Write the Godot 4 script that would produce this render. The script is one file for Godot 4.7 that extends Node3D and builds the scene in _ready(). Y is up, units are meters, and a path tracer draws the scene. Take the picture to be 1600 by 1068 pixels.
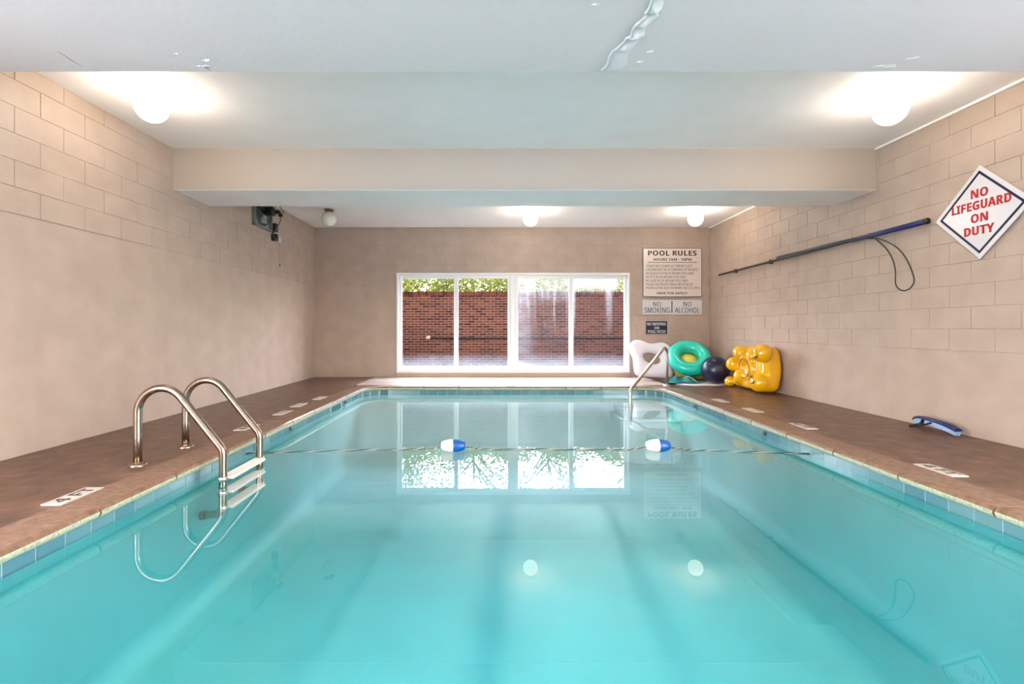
extends Node3D
# An indoor swimming pool. Deck top is y = 0, the camera looks along -z, metres.

const CAM_Y := 0.96
const FOCAL := 733.0            # pixels in a 1600 x 1068 frame
const VPX := 775.0
const VPY := 513.0
const XL := -3.60               # wall faces
const XR := 4.24
const ZB := -9.30
const ZF := 4.6
const YC := 2.96
const WATER := -0.13
const PL := -2.18               # pool tile faces
const PR := 2.73
const PB := -7.80
const PF := -0.45
const SIDE := [-1.6, 4.35, 0.12, 2.45]  # extent of the added side windows
const FLAT := 4294967295
const WIN := [-1.97, 2.65, 0.085, 2.064]

var taken := {}
var M := {}
var rng := RandomNumberGenerator.new()


func _ready() -> void:
	rng.seed = 7
	view_and_light()
	materials()
	room()
	pool()
	window()
	outside()
	lamps()
	signs()
	wall_things()
	pool_things()
	floats_and_toys()
	deck_things()


# ------------------------------------------------------------------ camera, sky, sun, exposure
func view_and_light() -> void:
	var cam := Camera3D.new()
	cam.name = "camera"
	cam.projection = Camera3D.PROJECTION_FRUSTUM
	cam.near = 0.05
	cam.far = 200.0
	cam.size = 1068.0 / FOCAL * 0.05
	cam.frustum_offset = Vector2((800.0 - VPX) / FOCAL, -(534.0 - VPY) / FOCAL) * 0.05
	cam.position = Vector3(0, CAM_Y, 0)
	add_child(cam)
	cam.current = true
	var env := Environment.new()
	env.background_mode = Environment.BG_SKY
	var sky := Sky.new()
	var sm := ProceduralSkyMaterial.new()
	sm.sky_top_color = Color(0.80, 0.88, 1.0)
	sm.sky_horizon_color = Color(1.0, 0.99, 0.97)
	sm.sky_curve = 0.25
	sm.sky_energy_multiplier = 4.1
	sm.ground_bottom_color = Color(0.45, 0.43, 0.40)
	sm.ground_horizon_color = Color(0.60, 0.58, 0.55)
	sm.ground_energy_multiplier = 2.5
	sky.sky_material = sm
	env.sky = sky
	env.tonemap_mode = Environment.TONE_MAPPER_LINEAR
	env.tonemap_exposure = 1.15
	env.sdfgi_enabled = true
	env.ssao_enabled = true
	env.ssil_enabled = true
	var we := WorldEnvironment.new()
	we.name = "world_environment"
	we.environment = env
	add_child(we)
	var sun := DirectionalLight3D.new()
	sun.name = "sun"
	sun.light_color = Color(1.0, 0.95, 0.86)
	sun.light_energy = 1.6
	sun.light_angular_distance = 1.8
	sun.shadow_enabled = true
	sun.sky_mode = DirectionalLight3D.SKY_MODE_LIGHT_ONLY
	add_child(sun)
	sun.look_at_from_position(Vector3(0.06, 0.43, -1.0), Vector3.ZERO, Vector3.UP)


# ------------------------------------------------------------------ materials
func mat(color: Color, rough := 0.7, spec := 0.5) -> StandardMaterial3D:
	var m := StandardMaterial3D.new()
	m.albedo_color = color
	m.roughness = rough
	m.metallic_specular = spec
	m.cull_mode = BaseMaterial3D.CULL_DISABLED
	return m


func noise_tex(freq: float, stops: Array, seed_ := 1, size := 512, octaves := 5, type := FastNoiseLite.TYPE_SIMPLEX_SMOOTH) -> NoiseTexture2D:
	var n := FastNoiseLite.new()
	n.noise_type = type
	n.seed = seed_
	n.frequency = freq
	n.fractal_octaves = octaves
	var t := NoiseTexture2D.new()
	t.width = size
	t.height = size
	t.seamless = true
	t.noise = n
	var g := Gradient.new()
	var offs := PackedFloat32Array()
	var cols := PackedColorArray()
	for s in stops:
		offs.append(s[0])
		cols.append(s[1])
	g.offsets = offs
	g.colors = cols
	t.color_ramp = g
	return t


func tri(m: StandardMaterial3D, scale_: float, world := true) -> StandardMaterial3D:
	m.uv1_triplanar = true
	m.uv1_world_triplanar = world
	m.uv1_scale = Vector3.ONE * scale_
	return m


func grey(v: float) -> Color:
	return Color(v, v, v)


func materials() -> void:
	var w := mat(Color.WHITE, 0.55)
	w.albedo_texture = noise_tex(0.006, [[0.0, Color(0.655, 0.57, 0.505)], [0.5, Color(0.675, 0.59, 0.525)], [1.0, Color(0.695, 0.612, 0.546)]], 3)
	w.heightmap_enabled = true
	w.heightmap_texture = noise_tex(0.06, [[0.0, grey(0.0)], [1.0, grey(1.0)]], 9)
	w.heightmap_scale = 0.12
	M.wall = tri(w, 0.7)
	var cw := mat(Color.WHITE, 0.6)
	cw.albedo_texture = noise_tex(0.006, [[0.0, Color(0.95, 0.925, 0.905)], [1.0, Color(0.97, 0.945, 0.925)]], 4)
	cw.heightmap_enabled = true
	cw.heightmap_texture = M.wall.heightmap_texture
	cw.heightmap_scale = 0.08
	M.ceiling = tri(cw, 0.6)
	var so := mat(Color(0.775, 0.74, 0.71), 0.6)
	so.heightmap_enabled = true
	so.heightmap_texture = cw.heightmap_texture
	so.heightmap_scale = 0.08
	M.soffit = tri(so, 0.6)
	var bp := mat(Color(0.67, 0.615, 0.555), 0.6)
	bp.heightmap_enabled = true
	bp.heightmap_texture = cw.heightmap_texture
	bp.heightmap_scale = 0.08
	M.beam = tri(bp, 0.6)
	M.paint_flake = mat(Color(0.82, 0.795, 0.77), 0.6)
	M.bare = mat(Color(0.42, 0.40, 0.38), 0.9)
	M.back_gap = mat(Color(0.30, 0.25, 0.21), 0.9)
	var d := mat(Color.WHITE, 0.42)
	d.albedo_texture = noise_tex(0.008, [[0.0, Color(0.27, 0.175, 0.125)], [0.35, Color(0.36, 0.245, 0.175)], [0.65, Color(0.41, 0.28, 0.21)], [1.0, Color(0.53, 0.39, 0.31)]], 11, 1024, 6)
	d.heightmap_enabled = true
	d.heightmap_texture = noise_tex(0.12, [[0.0, grey(0.0)], [1.0, grey(1.0)]], 19, 512, 3)
	d.heightmap_scale = 0.15
	M.deck = tri(d, 0.55)
	var dp := mat(Color.WHITE, 0.42)  # deck strip by the window, daylight glare painted in as a paler tone
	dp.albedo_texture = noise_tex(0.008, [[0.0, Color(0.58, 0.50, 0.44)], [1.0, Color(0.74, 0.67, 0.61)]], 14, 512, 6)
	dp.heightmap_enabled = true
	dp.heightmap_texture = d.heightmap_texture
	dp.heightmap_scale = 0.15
	M.deck_daylit = tri(dp, 0.55)
	var c := mat(Color.WHITE, 0.42)
	c.albedo_texture = noise_tex(0.03, [[0.0, Color(0.36, 0.255, 0.19)], [0.45, Color(0.48, 0.35, 0.265)], [0.75, Color(0.53, 0.395, 0.305)], [1.0, Color(0.62, 0.49, 0.395)]], 12, 512, 5)
	c.heightmap_enabled = true
	c.heightmap_texture = d.heightmap_texture
	c.heightmap_scale = 0.2
	M.coping = tri(c, 1.1)
	var ce := mat(Color.WHITE, 0.5)
	ce.albedo_texture = noise_tex(0.05, [[0.0, Color(0.42, 0.44, 0.34)], [0.4, Color(0.62, 0.64, 0.52)], [0.7, Color(0.72, 0.72, 0.60)], [1.0, Color(0.70, 0.60, 0.49)]], 13, 512, 5)
	M.coping_edge = tri(ce, 1.6)
	var p := mat(Color.WHITE, 0.7, 0.3)
	p.albedo_texture = noise_tex(0.005, [[0.0, Color(0.18, 0.65, 0.68)], [0.5, Color(0.21, 0.69, 0.725)], [1.0, Color(0.25, 0.72, 0.75)]], 21)
	p.albedo_texture = noise_tex(0.005, [[0.0, grey(0.93)], [0.5, grey(0.97)], [1.0, grey(1.0)]], 21)
	p.vertex_color_use_as_albedo = true
	M.plaster = tri(p, 0.4)
	M.step_edge = mat(Color(0.80, 0.93, 0.92), 0.6)
	M.tiles = []
	for k in 4:
		M.tiles.append(mat(Color(0.30 + 0.025 * k, 0.465 + 0.02 * k, 0.50 + 0.012 * k), 0.15))
	M.grout = mat(Color(0.62, 0.70, 0.70), 0.8)
	var wt := mat(Color(0.10, 0.70, 0.70, 0.11), 0.0, 0.46)
	wt.transparency = BaseMaterial3D.TRANSPARENCY_ALPHA
	M.water = wt
	var gl := mat(Color(0.95, 1.0, 0.98, 0.01), 0.0, 0.0)
	gl.transparency = BaseMaterial3D.TRANSPARENCY_ALPHA
	M.glass = gl
	M.vinyl = mat(Color(0.90, 0.895, 0.89), 0.35)
	M.steel = mat(Color(0.62, 0.54, 0.47), 0.27)
	M.steel.metallic = 1.0
	M.aluminium = mat(Color(0.78, 0.74, 0.70), 0.35)
	M.aluminium.metallic = 1.0
	M.tread = mat(Color(0.90, 0.84, 0.78), 0.5)
	M.rubber = mat(Color(0.06, 0.06, 0.065), 0.6)
	M.dark_metal = mat(Color(0.27, 0.255, 0.25), 0.45)
	M.dark_metal.metallic = 0.6
	M.galv = mat(Color(0.50, 0.53, 0.51), 0.45)
	M.galv.metallic = 0.6
	M.green_metal = mat(Color(0.30, 0.34, 0.31), 0.55)
	M.black = mat(Color(0.035, 0.03, 0.03), 0.4)
	M.navy = mat(Color(0.045, 0.075, 0.20), 0.35)
	M.navy_ball = mat(Color(0.11, 0.11, 0.21), 0.32)
	M.sign_white = mat(Color(0.80, 0.78, 0.78), 0.2)
	M.sign_cream = mat(Color(0.86, 0.80, 0.76), 0.3)
	M.ink = mat(Color(0.10, 0.07, 0.07), 0.5)
	M.ink_soft = mat(Color(0.24, 0.19, 0.18), 0.5)
	M.red = mat(Color(0.66, 0.10, 0.10), 0.4)
	M.blue_tube = mat(Color(0.08, 0.12, 0.33), 0.35)
	M.blue_float = mat(Color(0.01, 0.28, 0.53), 0.35)
	M.white_float = mat(Color(0.88, 0.83, 0.76), 0.45)
	M.rope = mat(Color(0.16, 0.22, 0.27), 0.8)
	M.rope_pale = mat(Color(0.58, 0.52, 0.44), 0.8)
	M.brass = mat(Color(0.50, 0.38, 0.22), 0.4)
	M.brass.metallic = 0.8
	M.lamp_base = mat(Color(0.90, 0.87, 0.82), 0.5)
	M.bricks = []
	var bc := [Color(0.34, 0.20, 0.175), Color(0.39, 0.23, 0.195), Color(0.43, 0.255, 0.21), Color(0.47, 0.285, 0.225), Color(0.295, 0.175, 0.16), Color(0.415, 0.23, 0.195)]
	for k in bc:
		M.bricks.append(mat(k, 0.9, 0.15))
	M.mortar = mat(Color(0.70, 0.58, 0.51), 0.95)
	var vb := mat(Color.WHITE, 0.9, 0.15)
	vb.vertex_color_use_as_albedo = true
	M.vertex = vb
	var lf := mat(Color.WHITE, 0.5, 0.4)
	lf.vertex_color_use_as_albedo = true
	lf.backlight_enabled = true
	lf.backlight = Color(0.36, 0.36, 0.26)
	M.leaf = lf
	M.bark = mat(Color(0.36, 0.29, 0.23), 0.9)
	M.patio = tri(mat(Color(0.23, 0.215, 0.20), 0.9, 0.05), 1.0)
	M.earth = mat(Color(0.35, 0.36, 0.22), 0.95)
	M.added_facade = mat(Color(0.17, 0.15, 0.14), 0.9, 0.05)  # near black, so the added storeys bounce little daylight
	M.pipe = mat(Color(0.09, 0.07, 0.07), 0.5)


# ------------------------------------------------------------------ names and tags
func numbered(called: String) -> String:
	var n: int = taken.get(called, 0)
	taken[called] = n + 1
	return called if n == 0 else "%s_%03d" % [called, n]


func tag(o: Node, label: String, category: String, group := "") -> Node:
	o.set_meta("label", label)
	o.set_meta("category", category)
	if group:
		o.set_meta("group", group)
	return o


func thing(called: String, label: String, category: String, at := Vector3.ZERO, group := "") -> Node3D:
	var o := Node3D.new()
	o.name = numbered(called)
	add_child(o)
	o.position = at
	tag(o, label, category, group)
	return o


func setting(called: String, label := "") -> Node3D:
	var o := Node3D.new()
	o.name = numbered(called)
	add_child(o)
	o.set_meta("kind", "structure")
	if label:
		o.set_meta("label", label)
	return o


func put(called: String, mesh: Mesh, m: Material, parent: Node, at := Vector3.ZERO, turn := Basis.IDENTITY) -> MeshInstance3D:
	var o := MeshInstance3D.new()
	o.mesh = mesh
	o.material_override = m
	o.name = called if parent != self else numbered(called)
	o.transform = Transform3D(turn, at)
	parent.add_child(o, true)
	return o


func part(called: String, st: SurfaceTool, m: Material, parent: Node, at := Vector3.ZERO, turn := Basis.IDENTITY) -> MeshInstance3D:
	return put(called, done(st), m, parent, at, turn)


# ------------------------------------------------------------------ shapes
func tool(smooth := false) -> SurfaceTool:
	var st := SurfaceTool.new()
	st.begin(Mesh.PRIMITIVE_TRIANGLES)
	st.set_smooth_group(0 if smooth else FLAT)
	return st


func done(st: SurfaceTool) -> ArrayMesh:
	st.generate_normals()
	return st.commit()


func tri_out(st: SurfaceTool, a: Vector3, b: Vector3, c: Vector3, centre: Vector3) -> void:
	var n := (b - a).cross(c - a)
	if n.dot((a + b + c) / 3.0 - centre) > 0.0:   # clockwise seen from outside
		st.add_vertex(a); st.add_vertex(c); st.add_vertex(b)
	else:
		st.add_vertex(a); st.add_vertex(b); st.add_vertex(c)


func quad_out(st: SurfaceTool, a: Vector3, b: Vector3, c: Vector3, d: Vector3, centre: Vector3) -> void:
	tri_out(st, a, b, c, centre)
	tri_out(st, a, c, d, centre)


func box(st: SurfaceTool, c: Vector3, size: Vector3, bevel := 0.0, turn := Basis.IDENTITY) -> void:
	var h := size / 2.0
	var b := minf(bevel, minf(h.x, minf(h.y, h.z)) * 0.9)
	var p := func(v: Vector3) -> Vector3: return c + turn * v
	if b <= 0.0:
		for ax in 3:
			for s in [-1.0, 1.0]:
				var q := []
				for k in [[-1, -1], [1, -1], [1, 1], [-1, 1]]:
					var v := Vector3()
					v[ax] = s * h[ax]
					v[(ax + 1) % 3] = k[0] * h[(ax + 1) % 3]
					v[(ax + 2) % 3] = k[1] * h[(ax + 2) % 3]
					q.append(p.call(v))
				quad_out(st, q[0], q[1], q[2], q[3], c)
		return
	var f := func(ax: int, s: Vector3) -> Vector3:
		var v := Vector3(s.x * (h.x - b), s.y * (h.y - b), s.z * (h.z - b))
		v[ax] = s[ax] * h[ax]
		return c + turn * v
	for ax in 3:
		var u := (ax + 1) % 3
		var w := (ax + 2) % 3
		for s in [-1.0, 1.0]:
			var q := []
			for k in [[-1.0, -1.0], [1.0, -1.0], [1.0, 1.0], [-1.0, 1.0]]:
				var g := Vector3()
				g[ax] = s; g[u] = k[0]; g[w] = k[1]
				q.append(f.call(ax, g))
			quad_out(st, q[0], q[1], q[2], q[3], c)
		for s in [-1.0, 1.0]:
			for t in [-1.0, 1.0]:
				var g0 := Vector3()
				g0[u] = s; g0[w] = t; g0[ax] = -1.0
				var g1 := g0
				g1[ax] = 1.0
				quad_out(st, f.call(u, g0), f.call(u, g1), f.call(w, g1), f.call(w, g0), c)
	for sx in [-1.0, 1.0]:
		for sy in [-1.0, 1.0]:
			for sz in [-1.0, 1.0]:
				var g := Vector3(sx, sy, sz)
				tri_out(st, f.call(0, g), f.call(1, g), f.call(2, g), c)


func box_between(st: SurfaceTool, lo: Vector3, hi: Vector3, bevel := 0.0) -> void:
	box(st, (lo + hi) / 2.0, hi - lo, bevel)


func sheet(st: SurfaceTool, rows: Array, close_rows := false, close_cols := false, tinted := false) -> void:
	# rows of points; seen so that rows x columns turn outwards
	var nr := rows.size()
	var nc: int = rows[0].size()
	for i in (nr if close_rows else nr - 1):
		for j in (nc if close_cols else nc - 1):
			var a: Vector3 = rows[i][j]
			var b: Vector3 = rows[(i + 1) % nr][j]
			var c: Vector3 = rows[(i + 1) % nr][(j + 1) % nc]
			var d: Vector3 = rows[i][(j + 1) % nc]
			for v in [a, b, c, a, c, d]:
				if tinted:
					st.set_color(depth_tint(v.z))
				st.add_vertex(v)


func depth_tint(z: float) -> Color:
	# water depth colour and window light painted into the plaster, palest by the steps
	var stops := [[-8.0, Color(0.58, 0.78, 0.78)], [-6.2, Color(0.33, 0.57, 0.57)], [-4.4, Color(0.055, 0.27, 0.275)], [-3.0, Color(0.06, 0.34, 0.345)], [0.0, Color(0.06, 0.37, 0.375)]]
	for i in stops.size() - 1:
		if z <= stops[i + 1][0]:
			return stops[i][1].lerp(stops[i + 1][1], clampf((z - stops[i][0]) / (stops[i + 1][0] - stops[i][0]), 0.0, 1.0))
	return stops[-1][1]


func fine_outline() -> Array:
	# the pool outline with its straight runs cut into short pieces
	var o := outline(0.0)
	var out := []
	for i in o.size():
		var a = o[i]
		var b = o[(i + 1) % o.size()]
		var n := maxi(1, int(a[0].distance_to(b[0]) / 0.3))
		for k in n:
			out.append([a[0].lerp(b[0], float(k) / n), a[1].lerp(b[1], float(k) / n)])
	return out


func tube(st: SurfaceTool, pts: Array, radius, seg := 12, caps := true) -> void:
	var n := pts.size()
	var rows := []
	var t0: Vector3 = (pts[1] - pts[0]).normalized()
	var side := t0.cross(Vector3.UP)
	if side.length() < 0.1:
		side = t0.cross(Vector3.RIGHT)
	side = side.normalized()
	for i in n:
		var t: Vector3
		if i == 0:
			t = (pts[1] - pts[0]).normalized()
		elif i == n - 1:
			t = (pts[n - 1] - pts[n - 2]).normalized()
		else:
			t = ((pts[i + 1] - pts[i]).normalized() + (pts[i] - pts[i - 1]).normalized()).normalized()
		side = (side - t * side.dot(t)).normalized()
		var up := t.cross(side)
		var r: float = radius[i] if radius is Array else radius
		var ring := []
		for k in seg:
			var a := TAU * k / seg
			ring.append(pts[i] + (side * cos(a) + up * sin(a)) * r)
		rows.append(ring)
	sheet(st, rows, false, true)
	if caps:
		for e in [0, n - 1]:
			var inner: Vector3 = pts[1] if e == 0 else pts[n - 2]
			for k in seg:
				tri_out(st, pts[e], rows[e][k], rows[e][(k + 1) % seg], inner)


func lathe(st: SurfaceTool, prof: Array, seg := 24, xf := Transform3D.IDENTITY) -> void:
	# prof: Vector2(radius, height) from bottom to top
	var rows := []
	for p in prof:
		var ring := []
		for k in seg:
			var a := TAU * k / seg
			ring.append(xf * Vector3(p.x * cos(a), p.y, p.x * sin(a)))
		rows.append(ring)
	sheet(st, rows, false, true)


func arc(c: Vector2, r: float, a0: float, a1: float, n: int) -> Array:
	var out := []
	for i in n + 1:
		var a := deg_to_rad(lerpf(a0, a1, float(i) / n))
		out.append(c + Vector2(cos(a), sin(a)) * r)
	return out


func smooth_path(ctrl: Array, steps := 8) -> Array:
	var c := Curve3D.new()
	for i in ctrl.size():
		var t: Vector3 = (ctrl[mini(i + 1, ctrl.size() - 1)] - ctrl[maxi(i - 1, 0)]) / 6.0
		c.add_point(ctrl[i], -t, t)
	var out := []
	for i in ctrl.size() - 1:
		for k in steps:
			out.append(c.sample(i, float(k) / steps))
	out.append(ctrl[-1])
	return out


func smin(a: float, b: float, k: float) -> float:
	var h := maxf(k - absf(a - b), 0.0) / k
	return minf(a, b) - h * h * k * 0.25


func nets(st: SurfaceTool, f: Callable, lo: Vector3, hi: Vector3, cell: float) -> void:
	# surface nets of the field f, negative inside
	var n := Vector3i(((hi - lo) / cell).ceil()) + Vector3i.ONE
	var val := PackedFloat32Array()
	val.resize(n.x * n.y * n.z)
	for z in n.z:
		for y in n.y:
			for x in n.x:
				val[x + n.x * (y + n.y * z)] = f.call(lo + Vector3(x, y, z) * cell)
	var where := {}
	var offs := []
	for k in 8:
		offs.append(Vector3i(k & 1, (k >> 1) & 1, (k >> 2) & 1))
	var edges := [[0, 1], [2, 3], [4, 5], [6, 7], [0, 2], [1, 3], [4, 6], [5, 7], [0, 4], [1, 5], [2, 6], [3, 7]]
	for z in n.z - 1:
		for y in n.y - 1:
			for x in n.x - 1:
				var v := []
				var neg := 0
				for o in offs:
					var q: float = val[x + o.x + n.x * (y + o.y + n.y * (z + o.z))]
					v.append(q)
					if q < 0.0:
						neg += 1
				if neg == 0 or neg == 8:
					continue
				var s := Vector3.ZERO
				var cnt := 0
				for e in edges:
					var a: float = v[e[0]]
					var b: float = v[e[1]]
					if (a < 0.0) != (b < 0.0):
						var t := a / (a - b)
						s += Vector3(offs[e[0]]).lerp(Vector3(offs[e[1]]), t)
						cnt += 1
				where[x + n.x * (y + n.y * z)] = lo + (Vector3(x, y, z) + s / cnt) * cell
	var step := [1, n.x, n.x * n.y]
	for z in range(1, n.z - 1):
		for y in range(1, n.y - 1):
			for x in range(1, n.x - 1):
				var i: int = x + n.x * (y + n.y * z)
				for ax in 3:
					var inside := val[i] < 0.0
					if inside == (val[i + step[ax]] < 0.0):
						continue
					var u: int = step[(ax + 1) % 3]
					var w: int = step[(ax + 2) % 3]
					var a: Vector3 = where[i - u - w]
					var b: Vector3 = where[i - w]
					var c: Vector3 = where[i]
					var d: Vector3 = where[i - u]
					if inside:
						st.add_vertex(a); st.add_vertex(c); st.add_vertex(b)
						st.add_vertex(a); st.add_vertex(d); st.add_vertex(c)
					else:
						st.add_vertex(a); st.add_vertex(b); st.add_vertex(c)
						st.add_vertex(a); st.add_vertex(c); st.add_vertex(d)


func writing(parent: Node, text: String, centre: Vector3, w: float, h: float, turn: Basis, m: Material, called := "lettering", bold := true, heavy := false) -> void:
	var f := SystemFont.new()
	f.font_names = PackedStringArray(["Droid Sans"])
	f.font_weight = 700 if bold else 400
	var t := TextMesh.new()
	t.text = text
	if heavy:
		var fv := FontVariation.new()
		fv.base_font = f
		fv.variation_embolden = 0.5
		t.font = fv
	else:
		t.font = f
	t.font_size = 64
	t.pixel_size = 0.01
	t.depth = 0.02
	t.curve_step = 4.0
	var b := t.get_aabb()
	var s := Vector3(w / b.size.x, h / b.size.y, 0.1)
	var o := MeshInstance3D.new()
	o.name = called
	o.mesh = t
	o.material_override = m
	var basis_ := turn * Basis.from_scale(s)
	o.transform = Transform3D(basis_, centre - basis_ * b.get_center())
	parent.add_child(o, true)


# ------------------------------------------------------------------ the room
func block_run(wall: Node, along: Callable, s0: float, s1: float, y0: float, y1: float, phase: float, turn: Basis, keep = null) -> void:
	# running-bond courses of painted concrete blocks; along(s, y, out) is the point on the wall
	var pitch := 0.40
	var rise := 0.20
	var row := 0
	var y := y0
	var kept := {}
	while y < y1 - 0.02:
		var yt := minf(y + rise, y1)
		var k := floori((s0 - phase) / pitch) - 1
		while true:
			var a := phase + (0.2 if row % 2 else 0.0) + k * pitch
			k += 1
			var b := a + pitch
			if a > s1 - 0.01:
				break
			a = maxf(a, s0)
			b = minf(b, s1)
			if b - a < 0.02:
				continue
			var pieces := [[a, b, y, yt]]
			if keep != null:
				pieces = keep.call(a, b, y, yt)
			for q in pieces:
				var size := Vector3(snappedf(q[1] - q[0] - 0.0035, 0.0001), snappedf(q[3] - q[2] - 0.003, 0.0001), 0.03)
				if size.x < 0.02 or size.y < 0.02:
					continue
				if not kept.has(size):
					var st := tool()
					box(st, Vector3.ZERO, size, 0.0025)
					kept[size] = done(st)
				var tilt := turn * Basis(Vector3.UP, rng.randf_range(-0.002, 0.002)) * Basis(Vector3.RIGHT, rng.randf_range(-0.002, 0.002))
				put("block", kept[size], M.wall, wall, along.call((q[0] + q[1]) / 2.0, (q[2] + q[3]) / 2.0, rng.randf_range(-0.0015, 0.0015)), tilt)
		row += 1
		y += rise


func slab(called: String, parent: Node, m: Material, lo: Vector3, hi: Vector3, bevel := 0.0) -> MeshInstance3D:
	var st := tool()
	box_between(st, lo, hi, bevel)
	return part(called, st, m, parent)


func room() -> void:
	var gap := 0.003
	# side walls: smooth concrete below, proud block courses above
	var wl := setting("wall_left", "beige wall of painted blocks over a tall smooth band, beside the ladder")
	slab("smooth_concrete", wl, M.wall, Vector3(XL - 0.25, -0.3, ZB - 0.25), Vector3(XL, 1.815, SIDE[0]))
	slab("backing", wl, M.wall, Vector3(XL - 0.25, 1.815, ZB - 0.25), Vector3(XL + gap, YC + 0.02, SIDE[0]))
	side_opening(wl, XL - 0.25, XL)
	block_run(wl, func(s, y, o): return Vector3(XL + gap - 0.010 + o, y, -s), 1.70, -ZB, 1.817, YC, 3.70 - 0.2 * 18, Basis(Vector3.UP, PI / 2))
	var wr := setting("wall_right", "beige wall of painted blocks over a low smooth band, behind the diamond sign")
	slab("smooth_concrete", wr, M.wall, Vector3(XR, -0.3, ZB - 0.25), Vector3(XR + 0.25, 0.755, SIDE[0]))
	slab("backing", wr, M.wall, Vector3(XR - gap, 0.755, ZB - 0.25), Vector3(XR + 0.25, YC + 0.02, SIDE[0]))
	side_opening(wr, XR, XR + 0.25)
	block_run(wr, func(s, y, o): return Vector3(XR - gap + 0.010 - o, y, -s), 1.70, -ZB, 0.757, YC, 3.98 - 0.2 * 20, Basis(Vector3.UP, -PI / 2))
	var wf := setting("wall_front")
	slab("smooth_concrete", wf, M.wall, Vector3(XL - 0.25, -0.3, ZF), Vector3(XR + 0.25, YC + 0.02, ZF + 0.25))
	# back wall round the window opening
	var wb := setting("wall_back", "beige end wall of painted blocks round the wide window")
	slab("smooth_concrete", wb, M.wall, Vector3(XL - 0.1, -0.3, ZB - 0.25), Vector3(WIN[0], 1.815, ZB))
	slab("smooth_concrete", wb, M.wall, Vector3(WIN[1], -0.3, ZB - 0.25), Vector3(XR + 0.1, 0.815, ZB))
	slab("smooth_concrete", wb, M.wall, Vector3(WIN[0], -0.3, ZB - 0.25), Vector3(WIN[1], WIN[2], ZB))
	slab("backing", wb, M.wall, Vector3(XL - 0.1, 1.815, ZB - 0.25), Vector3(WIN[0], WIN[3], ZB + gap))
	slab("backing", wb, M.wall, Vector3(WIN[1], 0.815, ZB - 0.25), Vector3(XR + 0.1, WIN[3], ZB + gap))
	slab("backing", wb, M.wall, Vector3(XL - 0.1, WIN[3], ZB - 0.25), Vector3(XR + 0.1, YC + 0.02, ZB + gap))
	var keep := func(a: float, b: float, y: float, yt: float) -> Array:
		var out := []
		if y >= WIN[3] - 0.01:
			return [[a, b, y, yt]]
		if a < WIN[0] and y > 1.7:
			out.append([a, minf(b, WIN[0] - 0.005), y, yt])
		if b > WIN[1]:
			out.append([maxf(a, WIN[1] + 0.005), b, y, yt])
		if yt > WIN[3] + 0.03:
			var c := maxf(a, WIN[0] + 0.0)
			var e := minf(b, WIN[1])
			if e - c > 0.03:
				out.append([c, e, WIN[3] + 0.008, yt])
		return out
	block_run(wb, func(s, y, o): return Vector3(s, y, ZB + gap - 0.010 + o), XL + 0.012, XR - 0.012, 0.817, YC, XL, Basis.IDENTITY, keep)
	# ceiling and beams
	var ce := setting("ceiling", "white painted ceiling")
	slab("ceiling_slab", ce, M.ceiling, Vector3(XL - 0.25, YC, ZB - 0.25), Vector3(XR + 0.25, YC + 0.25, ZF + 0.25))
	for b in [[-2.81, -2.13, "white underside of the beam with blistered peeling paint overhead"], [-5.90, -5.22, "cream faced beam crossing the ceiling between the globe lights"]]:
		var bm := setting("ceiling_beam", b[2])
		slab("beam_core", bm, M.beam, Vector3(XL + 0.004, 2.501, b[0]), Vector3(XR - 0.004, YC + 0.01, b[1]))
		slab("beam_soffit", bm, M.soffit if b[0] > -3.0 else M.ceiling, Vector3(XL + 0.004, 2.498, b[0]), Vector3(XR - 0.004, 2.502, b[1]))
		if b[0] > -3.0:
			peeling(bm)
	slab("trim", self, M.ceiling, Vector3(XR - 0.035, YC - 0.022, ZB + 0.02), Vector3(XR - 0.006, YC, -5.91), 0.004).set_meta("kind", "structure")
	slab("trim", self, M.ceiling, Vector3(XR - 0.035, YC - 0.022, -5.21), Vector3(XR - 0.006, YC, -2.82), 0.004).set_meta("kind", "structure")
	# deck
	var fl := setting("floor", "reddish brown textured concrete pool deck")
	slab("deck_slab", fl, M.deck, Vector3(XL + 0.012, -0.3, ZB + 0.01), Vector3(PL - 0.205, 0, ZF))
	slab("deck_slab", fl, M.deck, Vector3(PR + 0.205, -0.3, ZB + 0.01), Vector3(XR - 0.012, 0, ZF))
	slab("deck_slab", fl, M.deck_daylit, Vector3(PL - 0.205, -0.3, ZB + 0.01), Vector3(PR + 0.205, 0, PB - 0.205))
	slab("deck_slab", fl, M.deck, Vector3(PL - 0.205, -0.3, PF + 0.205), Vector3(PR + 0.205, 0, ZF))
	slab("under_slab", fl, M.back_gap, Vector3(XL - 0.2, -1.5, ZB - 0.2), Vector3(XR + 0.2, -1.4, ZF + 0.2))
	for s in [[XL - 0.25, XL - 0.15], [XR + 0.15, XR + 0.25]]:
		slab("foundation", fl, M.back_gap, Vector3(s[0], -1.5, ZB - 0.2), Vector3(s[1], -0.2, ZF + 0.2))
	for s in [[ZB - 0.25, ZB - 0.15], [ZF + 0.1, ZF + 0.2]]:
		slab("foundation", fl, M.back_gap, Vector3(XL - 0.2, -1.5, s[0]), Vector3(XR + 0.2, -0.2, s[1]))


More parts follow.
